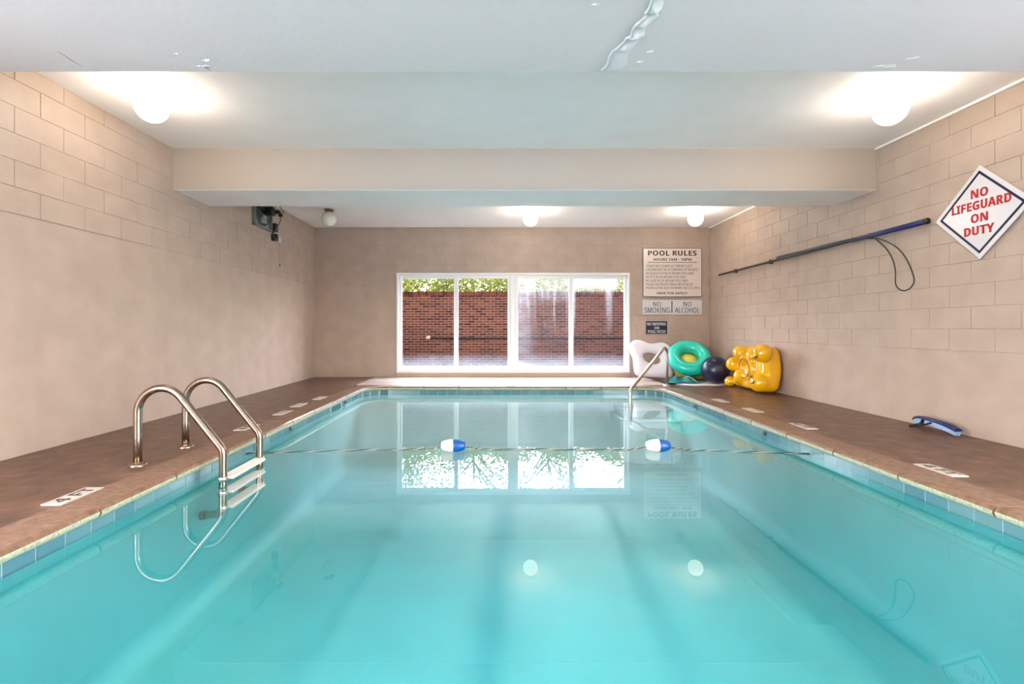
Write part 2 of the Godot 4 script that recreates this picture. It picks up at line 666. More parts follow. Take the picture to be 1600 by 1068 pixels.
func side_opening(wall: Node, x0: float, x1: float) -> void:
	# the wall behind the viewer, round an unseen window added to brighten the ceiling
	slab("smooth_concrete", wall, M.wall, Vector3(x0, -0.3, SIDE[0]), Vector3(x1, SIDE[2], SIDE[1]))
	slab("smooth_concrete", wall, M.wall, Vector3(x0, SIDE[3], SIDE[0]), Vector3(x1, YC + 0.02, SIDE[1]))
	slab("smooth_concrete", wall, M.wall, Vector3(x0, -0.3, SIDE[1]), Vector3(x1, YC + 0.02, ZF + 0.2))
	var w := setting("window_2" if x0 < 0.0 else "window_3")  # added window, out of view, lets in fill light
	var x := (x0 + x1) / 2.0
	for z in [SIDE[0], SIDE[0] + 2.35, SIDE[0] + 4.70, SIDE[1] - 0.06]:
		slab("window_frame", w, M.vinyl, Vector3(x - 0.04, SIDE[2], z), Vector3(x + 0.04, SIDE[3], z + 0.06), 0.006)
	for y in [SIDE[2], SIDE[3] - 0.06]:
		slab("window_frame", w, M.vinyl, Vector3(x - 0.038, y, SIDE[0]), Vector3(x + 0.038, y + 0.06, SIDE[1]), 0.006)
	var st := tool()
	quad_out(st, Vector3(x, SIDE[2], SIDE[0]), Vector3(x, SIDE[3], SIDE[0]), Vector3(x, SIDE[3], SIDE[1]), Vector3(x, SIDE[2], SIDE[1]), Vector3(x - 1.0, 0, 0))
	part("pane", st, M.glass, w)


func peeling(beam: Node) -> void:
	# a long blister of loose paint, wrinkled across, and a few flakes
	var base := 2.498
	var st := tool(true)
	var rows := []
	for i in 41:
		var t := i / 40.0
		var z := lerpf(-2.80, -2.16, t)
		var l := lerpf(0.615, 0.735, t) + 0.012 * sin(t * 17.0) + (0.02 if t > 0.5 and t < 0.8 else 0.0)
		var w := lerpf(0.125, 0.05, t) + 0.01 * sin(t * 9.0)
		var row := []
		for j in 13:
			var u := j / 12.0
			var fold := 0.5 + 0.5 * sin(t * 38.0 + u * 1.8)
			var sag := sin(PI * u) * (0.006 + 0.014 * pow(fold, 3.0) * smoothstep(0.1, 0.5, t)) + (0.009 if j == 1 else 0.0)
			if j == 0 or j == 12 or i == 0 or i == 40:
				sag = -0.001
			row.append(Vector3(l + w * u, base - sag, z))
		rows.append(row)
	sheet(st, rows)
	part("paint_blister", st, M.paint_flake, beam)
	for f in [[2.27, -2.74, 0.10, 0.4], [2.36, -2.66, 0.05, 0.9], [-1.72, -2.74, 0.05, 0.7], [-1.66, -2.69, 0.035, 1.6], [-1.78, -2.62, 0.03, 0.1], [0.83, -2.70, 0.04, 0.2], [0.85, -2.60, 0.03, 1.0], [0.47, -2.22, 0.03, 0.5]]:
		var s2 := tool()
		var n := 7
		var c := Vector3(f[0], base - 0.006, f[1])
		for k in n:
			var a0: float = TAU * k / n + f[3]
			var a1: float = TAU * (k + 1) / n + f[3]
			var r0: float = f[2] * (0.6 + 0.4 * sin(k * 2.3))
			var r1: float = f[2] * (0.6 + 0.4 * sin(((k + 1) % n) * 2.3))
			var p0 := Vector3(f[0] + r0 * cos(a0), base - 0.0005 - 0.008 * (k % 2), f[1] + 0.5 * r0 * sin(a0))
			var p1 := Vector3(f[0] + r1 * cos(a1), base - 0.0005 - 0.008 * ((k + 1) % n % 2), f[1] + 0.5 * r1 * sin(a1))
			tri_out(s2, c, p0, p1, c + Vector3.UP)
		part("paint_flake", s2, M.paint_flake, beam)
	for f in [[-2.43, -2.60, -2.43, -2.755], [-1.72, -2.73, -1.70, -2.80]]:
		var s3 := tool()
		tube(s3, [Vector3(f[0], base, f[1]), Vector3((f[0] + f[2]) / 2 - 0.005, base, (f[1] + f[3]) / 2), Vector3(f[2], base, f[3])], [0.0006, 0.002, 0.0008], 6)
		part("paint_crack", s3, M.bare, beam)


# ------------------------------------------------------------------ the pool
func outline(inset: float, n := 8) -> Array:
	# rounded rectangle, counter-clockwise seen from above, as [point, outward normal]
	var r := 0.40
	var out := []
	for c in [[PR - r, PF - r, 90.0, 0.0], [PR - r, PB + r, 0.0, -90.0], [PL + r, PB + r, -90.0, -180.0], [PL + r, PF - r, -180.0, -270.0]]:
		for i in n + 1:
			var a := deg_to_rad(lerpf(c[2], c[3], float(i) / n))
			var d := Vector3(cos(a), 0, sin(a))
			out.append([Vector3(c[0], 0, c[1]) + d * (r - inset), d])
	return out


func pool() -> void:
	var basin := setting("pool_basin", "turquoise plastered swimming pool basin with a waterline tile band")
	# plaster shell: wall, cove, floor
	var prof := [Vector2(-0.006, -0.02), Vector2(-0.006, -0.9)]
	for p in arc(Vector2(0.134, -0.90), 0.14, 180, 270, 6).slice(1):
		prof.append(p)
	prof.append(Vector2(0.4, -1.04))
	var st := tool(true)
	var rows := []
	for p in prof:
		var ring := []
		for q in fine_outline():
			ring.append(q[0] - q[1] * p.x + Vector3(0, p.y, 0))
		rows.append(ring)
	rows.reverse()
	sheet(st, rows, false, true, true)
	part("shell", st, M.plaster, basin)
	st = tool(true)
	var ctr := Vector3(0.3, -1.04, -4.2)
	var cells := 30
	var zs := []
	for i in cells + 1:
		zs.append(lerpf(PF - 0.38, PB + 0.38, float(i) / cells))
	for i in cells:
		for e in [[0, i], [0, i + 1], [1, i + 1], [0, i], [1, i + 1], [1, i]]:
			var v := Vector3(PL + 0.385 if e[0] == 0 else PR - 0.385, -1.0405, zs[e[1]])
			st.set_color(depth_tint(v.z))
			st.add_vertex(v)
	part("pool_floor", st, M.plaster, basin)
	# steps in the far corner by the handrail
	for s in [[-0.215, -7.60, 2.02], [-0.31, -7.27, 1.96], [-0.42, -6.94, 1.90]]:
		st = tool()
		var edge := [Vector3(PR + 0.004, 0, s[1]), Vector3(s[2] + 0.28, 0, s[1])]
		for i in range(1, 9):
			var t := deg_to_rad(90.0 - 90.0 * i / 8.0)
			edge.append(Vector3(s[2] + 0.28 - 0.28 * cos(t), 0, s[1] - 0.28 + 0.28 * sin(t)))
		edge.append(Vector3(s[2], 0, PB - 0.004))
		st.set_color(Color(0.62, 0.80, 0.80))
		var hub := Vector3(PR, s[0], PB)
		for i in edge.size() - 1:
			var p: Vector3 = edge[i] + Vector3(0, s[0], 0)
			var q: Vector3 = edge[i + 1] + Vector3(0, s[0], 0)
			tri_out(st, hub, p, q, hub + Vector3.DOWN)
			quad_out(st, p, q, q - Vector3(0, 0.83, 0), p - Vector3(0, 0.83, 0), Vector3(PR, -0.6, PB))
		part("step", st, M.plaster, basin)
		st = tool(true)
		var bead := []
		for p in edge:
			bead.append(p + Vector3(0, s[0], 0))
		tube(st, bead, 0.014, 8)
		part("step_nosing", st, M.step_edge, basin)
	# waterline tiles, one by one
	var pitch := 0.1525
	var tm := tool()
	box(tm, Vector3.ZERO, Vector3(0.1475, 0.082, 0.010), 0.0025)
	var tmesh := done(tm)
	var ty := -0.06 - 0.041
	var k := 0
	var z := -2.525 + pitch * 10
	while z > PB + 0.42:
		for side in [[PL, PI / 2], [PR, -PI / 2]]:
			if side[0] < 0 and z < -6.15 and z > -6.62:
				continue
			put("tile", tmesh, M.tiles[rng.randi() % 4], basin, Vector3(side[0], ty, z - pitch / 2), Basis(Vector3.UP, side[1]))
		z -= pitch
	var x := PL + 0.45
	while x < PR - 0.40:
		put("tile", tmesh, M.tiles[rng.randi() % 4], basin, Vector3(x + pitch / 2, ty, PB))
		x += pitch
	for c in [[PR - 0.4, 0.0], [PL + 0.4, 90.0]]:
		for i in 4:
			var a := deg_to_rad(-(c[1] + 11.25 + 22.5 * i))
			var d := Vector3(cos(a), 0, sin(a))
			put("tile", tmesh, M.tiles[rng.randi() % 4], basin, Vector3(c[0], ty, PB + 0.4) + d * 0.398, Basis(Vector3.UP, -a - PI / 2))
	st = tool(true)
	rows = []
	for y in [-0.143, -0.05]:
		var ring := []
		for q in outline(0.001):
			ring.append(q[0] + Vector3(0, y, 0))
		rows.append(ring)
	sheet(st, rows, false, true)
	part("grout", st, M.grout, basin)
	# skimmer mouth in the tile band
	st = tool()
	for q in [[-6.17, -6.60, -0.075, -0.066], [-6.17, -6.60, -0.165, -0.156], [-6.17, -6.18, -0.165, -0.066], [-6.59, -6.60, -0.165, -0.066]]:
		box_between(st, Vector3(PL - 0.002, q[2], q[1]), Vector3(PL + 0.012, q[3], q[0]))
	part("skimmer_frame", st, M.step_edge, basin)
	st = tool()
	box_between(st, Vector3(PL - 0.002, -0.157, -6.59), Vector3(PL + 0.003, -0.075, -6.18))
	part("skimmer_mouth", st, mat(Color(0.03, 0.36, 0.34), 0.4), basin)  # flat panel, the shade inside the opening painted as its colour
	for q in [[PL, -4.95], [PL, -6.75], [PR, -4.74], [PR, -6.39]]:
		st = tool(true)
		var sx := 1.0 if q[0] < 0 else -1.0
		lathe(st, [Vector2(0.022, 0), Vector2(0.022, 0.006), Vector2(0.012, 0.012), Vector2(0.009, 0.03), Vector2(0.0, 0.032)], 10, Transform3D(Basis(Vector3.FORWARD, sx * PI / 2), Vector3(q[0] + 0.004 * sx, -0.10, q[1])))
		part("rope_anchor", st, M.dark_metal, basin)
	# water
	st = tool(true)
	var wo := outline(0.0)
	ctr = Vector3(0.3, WATER, -4.2)
	for i in wo.size():
		tri_out(st, ctr, wo[i][0] + Vector3(0, WATER, 0), wo[(i + 1) % wo.size()][0] + Vector3(0, WATER, 0), ctr - Vector3.UP)
	var water := part("pool_water", st, M.water, self)
	water.set_meta("kind", "structure")
	water.set_meta("label", "still clear turquoise pool water mirroring the window and lamps")
	coping()


func coping_piece(parent: Node, pts: Array, cut := 0.0035) -> void:
	# sweeps the bullnose section along pts ([point, outward normal])
	var sec := []                     # Vector2(outward, y)
	sec.append(Vector2(0.200, 0.003))
	sec.append(Vector2(0.10, 0.005))
	sec.append(Vector2(-0.02, 0.004))
	var nose := arc(Vector2(-0.026, -0.028), 0.032, 90, 270, 8)
	for p in nose:
		sec.append(p)
	sec.append(Vector2(0.200, -0.06))
	var rows := []
	for q in pts:
		var row := []
		for s in sec:
			row.append(q[0] + q[1] * s.x + Vector3(0, s.y, 0))
		rows.append(row)
	var st := tool(true)
	sheet(st, rows)
	st.set_smooth_group(FLAT)
	for e in [0, rows.size() - 1]:
		var c := Vector3.ZERO
		for v in rows[e]:
			c += v
		c /= rows[e].size()
		var inner: Vector3 = c + (rows[1][0] - rows[0][0] if e == 0 else rows[-2][0] - rows[-1][0])
		for k in rows[e].size():
			tri_out(st, c, rows[e][k], rows[e][(k + 1) % rows[e].size()], inner)
	part("coping_stone", st, M.coping, parent)
	# weathered underside lip
	st = tool(true)
	rows = []
	for q in pts:
		var row := []
		for p in arc(Vector2(-0.026, -0.028), 0.0326, 165, 262, 6):
			row.append(q[0] + q[1] * p.x + Vector3(0, p.y, 0))
		rows.append(row)
	sheet(st, rows)
	part("algae_lip", st, M.coping_edge, parent)


func coping() -> void:
	var cp := setting("pool_coping", "bullnose concrete coping stones round the pool edge")
	var g := 0.006
	var joints := []
	for k in range(-4, 9):
		joints.append(-2.52 - 0.6 * k)
	# long sides
	for side in [[PL, -1.0], [PR, 1.0]]:
		for k in joints.size() - 1:
			var z0: float = minf(joints[k], PF - 0.4)
			var z1: float = maxf(joints[k + 1], PB + 0.4)
			if z0 - z1 < 0.05:
				continue
			var pts := []
			for i in 4:
				pts.append([Vector3(side[0], 0, lerpf(z0 - g, z1 + g, i / 3.0)), Vector3(side[1], 0, 0)])
			if side[0] < 0:
				pts.reverse()
			coping_piece(cp, pts)
		var zl: float = joints[-1]
		if zl > PB + 0.45:
			var pts := []
			for i in 4:
				pts.append([Vector3(side[0], 0, lerpf(zl - g, PB + 0.4 + g, i / 3.0)), Vector3(side[1], 0, 0)])
			if side[0] < 0:
				pts.reverse()
			coping_piece(cp, pts)
	# far and near ends
	for e in [[PB, -1.0], [PF, 1.0]]:
		var xs := PL + 0.4
		var n := 7
		var w := (PR - PL - 0.8) / n
		for k in n:
			var pts := []
			for i in 4:
				pts.append([Vector3(xs + w * k + lerpf(g, w - g, i / 3.0), 0, e[0]), Vector3(0, 0, e[1])])
			if e[1] < 0:
				pts.reverse()
			coping_piece(cp, pts)
	# corners
	for c in [[PR - 0.4, PF - 0.4, 90.0, 0.0], [PR - 0.4, PB + 0.4, 0.0, -90.0], [PL + 0.4, PB + 0.4, -90.0, -180.0], [PL + 0.4, PF - 0.4, -180.0, -270.0]]:
		var pts := []
		for i in 13:
			var a := deg_to_rad(lerpf(c[2] - 0.6, c[3] + 0.6, i / 12.0))
			var d := Vector3(cos(a), 0, sin(a))
			pts.append([Vector3(c[0], 0, c[1]) + d * 0.4, d])
		coping_piece(cp, pts)


# ------------------------------------------------------------------ the window
func condensation(kind: int) -> StandardMaterial3D:
	# droplets and runs that fog the glass: white film, its cover in alpha
	var w := 128
	var h := 256
	var im := Image.create(w, h, false, Image.FORMAT_RGBA8)
	var n := FastNoiseLite.new()
	n.seed = 40 + kind
	n.frequency = 0.03
	n.fractal_octaves = 4
	var runs := FastNoiseLite.new()
	runs.seed = 70 + kind
	runs.frequency = 0.05
	for y in h:
		var v := float(y) / h          # 0 at the top
		for x in w:
			var u := float(x) / w
			var s := 0.5 + 0.5 * n.get_noise_2d(x, y)
			var r := 0.5 + 0.5 * runs.get_noise_2d(x * 1.5, y * 0.10)
			var a := smoothstep(0.86 - 0.06 * s, 1.0, v) * (0.40 + 0.3 * s)
			if kind == 2:
				a += smoothstep(0.40, 0.05, u) * 0.45 * s + smoothstep(0.34, 0.0, v) * (0.55 * s + 0.15) + smoothstep(0.5, 0.8, r) * 0.30 * smoothstep(0.9, 0.1, v) + 0.05
			if kind == 3:
				var top := smoothstep(0.16 + 0.07 * r, 0.02, v) * smoothstep(0.97, 0.80, u + 0.10 * v)
				a += top * 0.85
				a += smoothstep(0.09, 0.02, absf(u - 0.70)) * smoothstep(0.72, 0.05, v) * (0.25 + 0.55 * s) * 0.8
				a += smoothstep(0.07, 0.0, u) * smoothstep(0.8, 0.1, v) * 0.6 + 0.03
			im.set_pixel(x, y, Color(0.93, 0.93, 0.95, clampf(a * 0.42, 0.0, 0.45)))
	var m := mat(Color.WHITE, 0.9, 0.2)
	m.albedo_texture = ImageTexture.create_from_image(im)
	m.transparency = BaseMaterial3D.TRANSPARENCY_ALPHA
	m.texture_repeat = false
	m.backlight_enabled = true
	m.backlight = Color(0.9, 0.9, 0.9)
	return m


func rails(st: SurfaceTool, x0: float, x1: float, y0: float, y1: float, l: float, r: float, b: float, t: float, z: float, deep: float) -> void:
	box_between(st, Vector3(x0, y0, z - deep), Vector3(x0 + l, y1, z), 0.006)
	box_between(st, Vector3(x1 - r, y0, z - deep), Vector3(x1, y1, z), 0.006)
	box_between(st, Vector3(x0 + l - 0.004, y0, z - deep), Vector3(x1 - r + 0.004, y0 + b, z - 0.001), 0.006)
	box_between(st, Vector3(x0 + l - 0.004, y1 - t, z - deep), Vector3(x1 - r + 0.004, y1, z - 0.001), 0.006)


func window() -> void:
	var w := setting("window_1", "wide white framed sliding window of four panes in the end wall")
	var z := ZB + 0.03
	var st := tool()
	rails(st, WIN[0], WIN[1], WIN[2], WIN[3], 0.045, 0.045, 0.05, 0.05, z, 0.16)
	part("window_frame", st, M.vinyl, w)
	st = tool()
	box_between(st, Vector3(0.285, WIN[2] + 0.05, z - 0.14), Vector3(0.385, WIN[3] - 0.05, z - 0.002), 0.006)
	part("mullion", st, M.vinyl, w)
	# the four sashes: [x0, x1, offset]
	var sash := [[-1.925, -0.75, -0.065], [-0.835, 0.285, -0.02], [0.385, 1.535, -0.02], [1.45, 2.605, -0.065]]
	for k in 4:
		var s = sash[k]
		var zz: float = z + s[2]
		st = tool()
		var l := 0.055 if k in [0, 2] else 0.085
		var r := 0.085 if k in [0, 2] else 0.055
		rails(st, s[0], s[1], WIN[2] + 0.05, WIN[3] - 0.05, l, r, 0.075, 0.06, zz, 0.04)
		var sa := part("sash", st, M.vinyl, w)
		st = tool()
		box_between(st, Vector3(s[0] + l - 0.003, WIN[2] + 0.12, zz - 0.023), Vector3(s[1] - r + 0.003, WIN[3] - 0.105, zz - 0.022))
		var pn := put("pane", quad_mesh(Vector3(s[0] + l - 0.003, WIN[2] + 0.12, zz - 0.022), Vector3(s[1] - r + 0.003, WIN[3] - 0.105, zz - 0.022)), M.glass, sa)
		put("condensation", quad_mesh(Vector3(s[0] + l - 0.003, WIN[2] + 0.12, zz - 0.019), Vector3(s[1] - r + 0.003, WIN[3] - 0.105, zz - 0.019)), condensation(k), sa)
		if k in [0, 3]:
			st = tool()
			box(st, Vector3((s[1] - 0.04) if k == 0 else (s[0] + 0.04), 1.0, zz + 0.008), Vector3(0.018, 0.14, 0.016), 0.004)
			part("pull", st, M.vinyl, sa)
	var curb := slab("trim", self, mat(Color(0.70, 0.58, 0.48), 0.8), Vector3(WIN[0], 0.0, ZB - 0.1), Vector3(WIN[1], WIN[2], ZB + 0.045), 0.008)
	curb.set_meta("kind", "structure")


func quad_mesh(lo: Vector3, hi: Vector3) -> ArrayMesh:
	var st := tool()
	var p := [[lo.x, lo.y, 0, 1], [lo.x, hi.y, 0, 0], [hi.x, hi.y, 1, 0], [hi.x, lo.y, 1, 1]]
	for i in [0, 1, 2, 0, 2, 3]:
		st.set_uv(Vector2(p[i][2], p[i][3]))
		st.add_vertex(Vector3(p[i][0], p[i][1], lo.z))
	return done(st)


# ------------------------------------------------------------------ outside
func outside() -> void:
	var zw := -12.6
	var g := setting("ground", "paved yard outside the window")
	slab("patio", g, M.patio, Vector3(-14, -0.25, -12.65), Vector3(14, -0.03, ZB - 0.25))
	slab("earth", g, M.earth, Vector3(-30, -0.3, -45), Vector3(30, -0.06, -12.6))
	var pale := mat(Color(0.96, 0.95, 0.93), 0.9)  # bright paving added to bounce daylight in through the side windows
	slab("added_paving", g, pale, Vector3(-30, -0.3, -8.0), Vector3(XL - 0.3, -0.1, 30))
	slab("added_paving", g, pale, Vector3(XR + 0.3, -0.3, -8.0), Vector3(30, -0.1, 30))
	var w := setting("wall_garden", "red brick garden wall outside the window")
	slab("mortar", w, M.mortar, Vector3(-8, -0.2, zw - 0.2), Vector3(9, 1.938, zw - 0.008))
	var full := tool()
	box(full, Vector3.ZERO, Vector3(0.194, 0.057, 0.06), 0.004)
	var brick := done(full)
	var rest := tool()
	var course := 0.0677
	var count := 0
	for row in 28:
		var y := -0.04 + course * (row + 0.5)
		var x := -7.9 + (0.102 if row % 2 else 0.0)
		while x < 8.8:
			var k := rng.randi() % 6
			var zf := zw - 0.03 + rng.randf_range(-0.002, 0.002)
			if x > -2.62 and x < 0.52 and row >= 8 and count < 300:
				put("brick", brick, M.bricks[k], w, Vector3(x, y, zf))
				count += 1
			else:
				rest.set_color(M.bricks[k].albedo_color.srgb_to_linear())
				box(rest, Vector3(x, y, zf), Vector3(0.194, 0.057, 0.06))
			x += 0.204
	# soldier course on top
	var x := -7.9
	while x < 8.8:
		var k := 2 + rng.randi() % 4
		rest.set_color(M.bricks[k].albedo_color.srgb_to_linear())
		box(rest, Vector3(x, 1.90, zw - 0.08 + rng.randf_range(-0.002, 0.002)), Vector3(0.059, 0.10, 0.19))
		x += 0.0677
	part("brickwork", rest, M.vertex, w).set_meta("kind", "stuff")
	var up := setting("added_wall_upper")  # unseen storeys and yard ends added to keep skylight off the brick
	slab("added_upper_storeys", up, M.added_facade, Vector3(XL - 8.0, YC + 0.25, ZB - 0.25), Vector3(XR + 8.0, 30.0, ZB + 0.1))
	slab("added_ground_storey", up, M.added_facade, Vector3(XL - 8.0, -0.2, ZB - 0.25), Vector3(XL - 0.25, YC + 0.25, ZB - 0.05))
	slab("added_ground_storey", up, M.added_facade, Vector3(XR + 0.25, -0.2, ZB - 0.25), Vector3(XR + 8.0, YC + 0.25, ZB - 0.05))
	slab("added_end_wall", up, M.added_facade, Vector3(XL - 8.2, -0.2, zw), Vector3(XL - 8.0, 26.0, ZB))
	slab("added_end_wall", up, M.added_facade, Vector3(XR + 8.0, -0.2, zw), Vector3(XR + 8.2, 26.0, ZB))
	# rail pipe along the wall with a pale end fitting
	var pt := thing("pipe", "dark pipe running along the brick wall with a pale end fitting", "pipe", Vector3(0, 0.70, zw + 0.07))
	var st := tool(true)
	tube(st, [Vector3(-1.76, 0, 0), Vector3(0, 0, 0), Vector3(3.9, 0, 0)], 0.022, 10)
	part("tube", st, M.pipe, pt)
	st = tool(true)
	lathe(st, [Vector2(0, -0.05), Vector2(0.035, -0.045), Vector2(0.05, -0.02), Vector2(0.05, 0.03), Vector2(0.03, 0.05), Vector2(0.03, 0.075), Vector2(0, 0.08)], 14, Transform3D(Basis(Vector3.BACK, PI / 2), Vector3(-1.80, 0.015, 0.0)))
	part("end_fitting", st, mat(Color(0.80, 0.62, 0.54), 0.5), pt)
	for k in 4:
		st = tool()
		box(st, Vector3(-1.2 + 1.5 * k, 0, -0.033), Vector3(0.03, 0.05, 0.064), 0.004)
		part("bracket", st, M.pipe, pt)
	# shrubs and trees beyond the wall
	for s in [[-3.1, -15.2, 1.0, 0], [-1.5, -15.5, 1.05, 1], [0.15, -15.2, 1.0, 2], [1.8, -15.5, 1.0, 3], [3.45, -15.2, 1.05, 4], [5.1, -15.6, 1.0, 5]]:
		shrub(s)
	for t in [[-3.4, -18.0, 4.0, 1.6, 2600, "thin crowned tree behind the shrubs, above the first window pane"], [-0.9, -18.6, 4.1, 1.7, 2900, "thin crowned tree behind the shrubs, above the second window pane"], [2.0, -18.2, 3.9, 1.4, 1500, "sparse tree behind the fogged third window pane"], [5.6, -18.4, 3.9, 1.3, 1100, "sparse tree behind the fogged fourth window pane"]]:
		tree(t)


func leaf(st: SurfaceTool, c: Vector3, size: float, col: Color) -> void:
	var b := Basis(Vector3(rng.randfn(), rng.randfn(), rng.randfn()).normalized(), rng.randf() * TAU)
	var l := b.x * size
	var w := b.y * size * 0.42
	st.set_color(col)
	var p := [c - l, c + w, c + l, c - w]
	for i in [0, 1, 2, 0, 2, 3]:
		st.add_vertex(p[i])


func leaf_color() -> Color:
	var t := rng.randf()
	return Color(0.20, 0.24, 0.035).lerp(Color(0.42, 0.41, 0.09), t) * rng.randf_range(0.75, 1.1)


func shrub(s: Array) -> void:
	var names := ["yellow green shrub over the brick wall at the outer edge of the first pane", "yellow green shrub over the brick wall behind the bar between the first two panes", "yellow green shrub over the brick wall behind the second pane and middle post", "yellow green shrub over the brick wall behind the fogged third pane", "yellow green shrub over the brick wall behind the fogged fourth pane", "yellow green shrub over the brick wall beyond the last pane, toward the white float"]
	var o := thing("shrub", names[s[3]], "shrub", Vector3(s[0], -0.06, s[1]), "shrubs beyond the brick wall")
	var st := tool(true)
	for k in 14:
		var a := rng.randf() * TAU
		var r := rng.randf_range(0.2, 0.8)
		tube(st, [Vector3(0.1 * cos(a), 0, 0.1 * sin(a)), Vector3(r * 0.5 * cos(a), 1.3, r * 0.5 * sin(a)), Vector3(r * cos(a), rng.randf_range(2.3, 3.0), r * sin(a))], [0.03, 0.02, 0.006], 5)
	part("stem", st, M.bark, o)
	st = tool()
	for k in 7500:
		var v := Vector3(rng.randfn() * 0.50, rng.randf_range(0.9, 3.0), rng.randfn() * 0.40) 
		v.y += 0.12 * sin(v.x * 4.0)
		leaf(st, v, rng.randf_range(0.045, 0.075), leaf_color())
	part("foliage", st, M.leaf, o).set_meta("kind", "stuff")


func tree(t: Array) -> void:
	var o := thing("tree", t[5], "tree", Vector3(t[0], -0.06, t[1]), "")
	var st := tool(true)
	tube(st, [Vector3(0, 0, 0), Vector3(0.05, 1.5, 0), Vector3(-0.03, 3.0, 0.05), Vector3(0.06, 4.6, 0)], [0.14, 0.11, 0.08, 0.02], 8)
	var tips := []
	for k in 16:
		var a := rng.randf() * TAU
		var y0 := rng.randf_range(2.4, 4.2)
		var tip := Vector3(t[3] * cos(a) * rng.randf_range(0.5, 1.0), y0 + rng.randf_range(0.4, 1.6), t[3] * sin(a) * 0.8)
		tube(st, [Vector3(0, y0, 0), Vector3(tip.x * 0.5, lerpf(y0, tip.y, 0.6), tip.z * 0.5), tip], [0.04, 0.025, 0.006], 5)
		tips.append(tip)
		tips.append(tip * 0.7 + Vector3(0, y0 * 0.3, 0))
	part("trunk", st, M.bark, o)
	st = tool()
	for k in t[4]:
		var c: Vector3 = tips[rng.randi() % tips.size()]
		leaf(st, c + Vector3(rng.randfn(), rng.randfn(), rng.randfn()) * 0.32, rng.randf_range(0.05, 0.085), leaf_color())
	part("foliage", st, M.leaf, o).set_meta("kind", "stuff")


# ------------------------------------------------------------------ lamps
func lamps() -> void:
	var spots := [
		[-2.87, -3.91, true, "lit white globe light on the ceiling above the ladder"],
		[3.33, -3.96, true, "lit white globe light on the ceiling above the diamond sign"],
		[-2.81, -7.90, false, "unlit cream globe light near the exhaust fan"],
		[0.58, -7.90, true, "lit globe light on the ceiling above the middle of the window"],
		[3.36, -7.90, true, "lit globe light on the ceiling above the pool rules sign"],
		[-2.87, 0.20, true, "globe light behind the viewer along the ladder wall"],
		[0.58, 0.20, true, "globe light behind the viewer over the middle of the pool end"],
		[3.36, 0.20, true, "globe light behind the viewer along the pole wall"]]
	for s in spots:
		var lit: bool = s[2]
		var o := thing("globe_light", s[3], "light", Vector3(s[0], YC, s[1]), "ceiling globe lights")
		var st := tool(true)
		lathe(st, [Vector2(0, -0.045), Vector2(0.062, -0.045), Vector2(0.066, -0.012), Vector2(0.085, -0.006), Vector2(0.085, 0.0)], 24)
		part("fitter", st, M.lamp_base if lit else M.brass, o)
		st = tool(true)
		var prof := []
		for i in 17:
			var a := deg_to_rad(lerpf(-90, 64, i / 16.0))
			prof.append(Vector2(0.125 * cos(a), -0.155 + 0.125 * sin(a)))
		lathe(st, prof, 32)
		var gm := mat(Color(0.88, 0.86, 0.78), 0.2)
		if lit:
			gm.emission_enabled = true
			gm.emission = Color(1.0, 0.96, 0.88)
			gm.emission_energy_multiplier = 3.0
		part("globe", st, gm, o)
		if lit:
			var l := OmniLight3D.new()
			l.name = "bulb"
			l.light_color = Color(1.0, 0.94, 0.87)
			l.light_energy = 0.52
			l.light_size = 0.08
			l.omni_range = 30.0
			l.omni_attenuation = 2.0
			l.shadow_enabled = true
			l.position = Vector3(0, -0.155, 0)
			o.add_child(l)


# ------------------------------------------------------------------ signs
func on_back(u: float, v: float, z: float) -> Vector3:
	var s := FOCAL / -z
	return Vector3((u - VPX) / s, CAM_Y + (VPY - v) / s, z)


func back_sign(called: String, label: String, u0: float, u1: float, v0: float, v1: float, m: Material) -> Node3D:
	var z := -9.275
	var a := on_back(u0, v1, z)
	var b := on_back(u1, v0, z)
	var o := thing(called, label, "sign", (a + b) / 2.0)
	var st := tool()
	box(st, Vector3.ZERO, Vector3(b.x - a.x, b.y - a.y, 0.012), 0.003)
	part("panel", st, m, o)
	return o


func back_text(o: Node3D, rows: Array, m: Material, bold := true) -> void:
	for r in rows:
		var a := on_back(r[1], r[4], -9.268)
		var b := on_back(r[2], r[3], -9.268)
		writing(o, r[0], (a + b) / 2.0 - o.position, b.x - a.x, b.y - a.y, Basis.IDENTITY, m, "lettering", bold)


func strip(o: Node3D, u0: float, u1: float, v0: float, v1: float, m: Material, called: String) -> void:
	var a := on_back(u0, v1, -9.268) - o.position
	var b := on_back(u1, v0, -9.268) - o.position
	var st := tool()
	box_between(st, Vector3(a.x, a.y, a.z - 0.002), Vector3(b.x, b.y, a.z + 0.001))
	part(called, st, m, o)


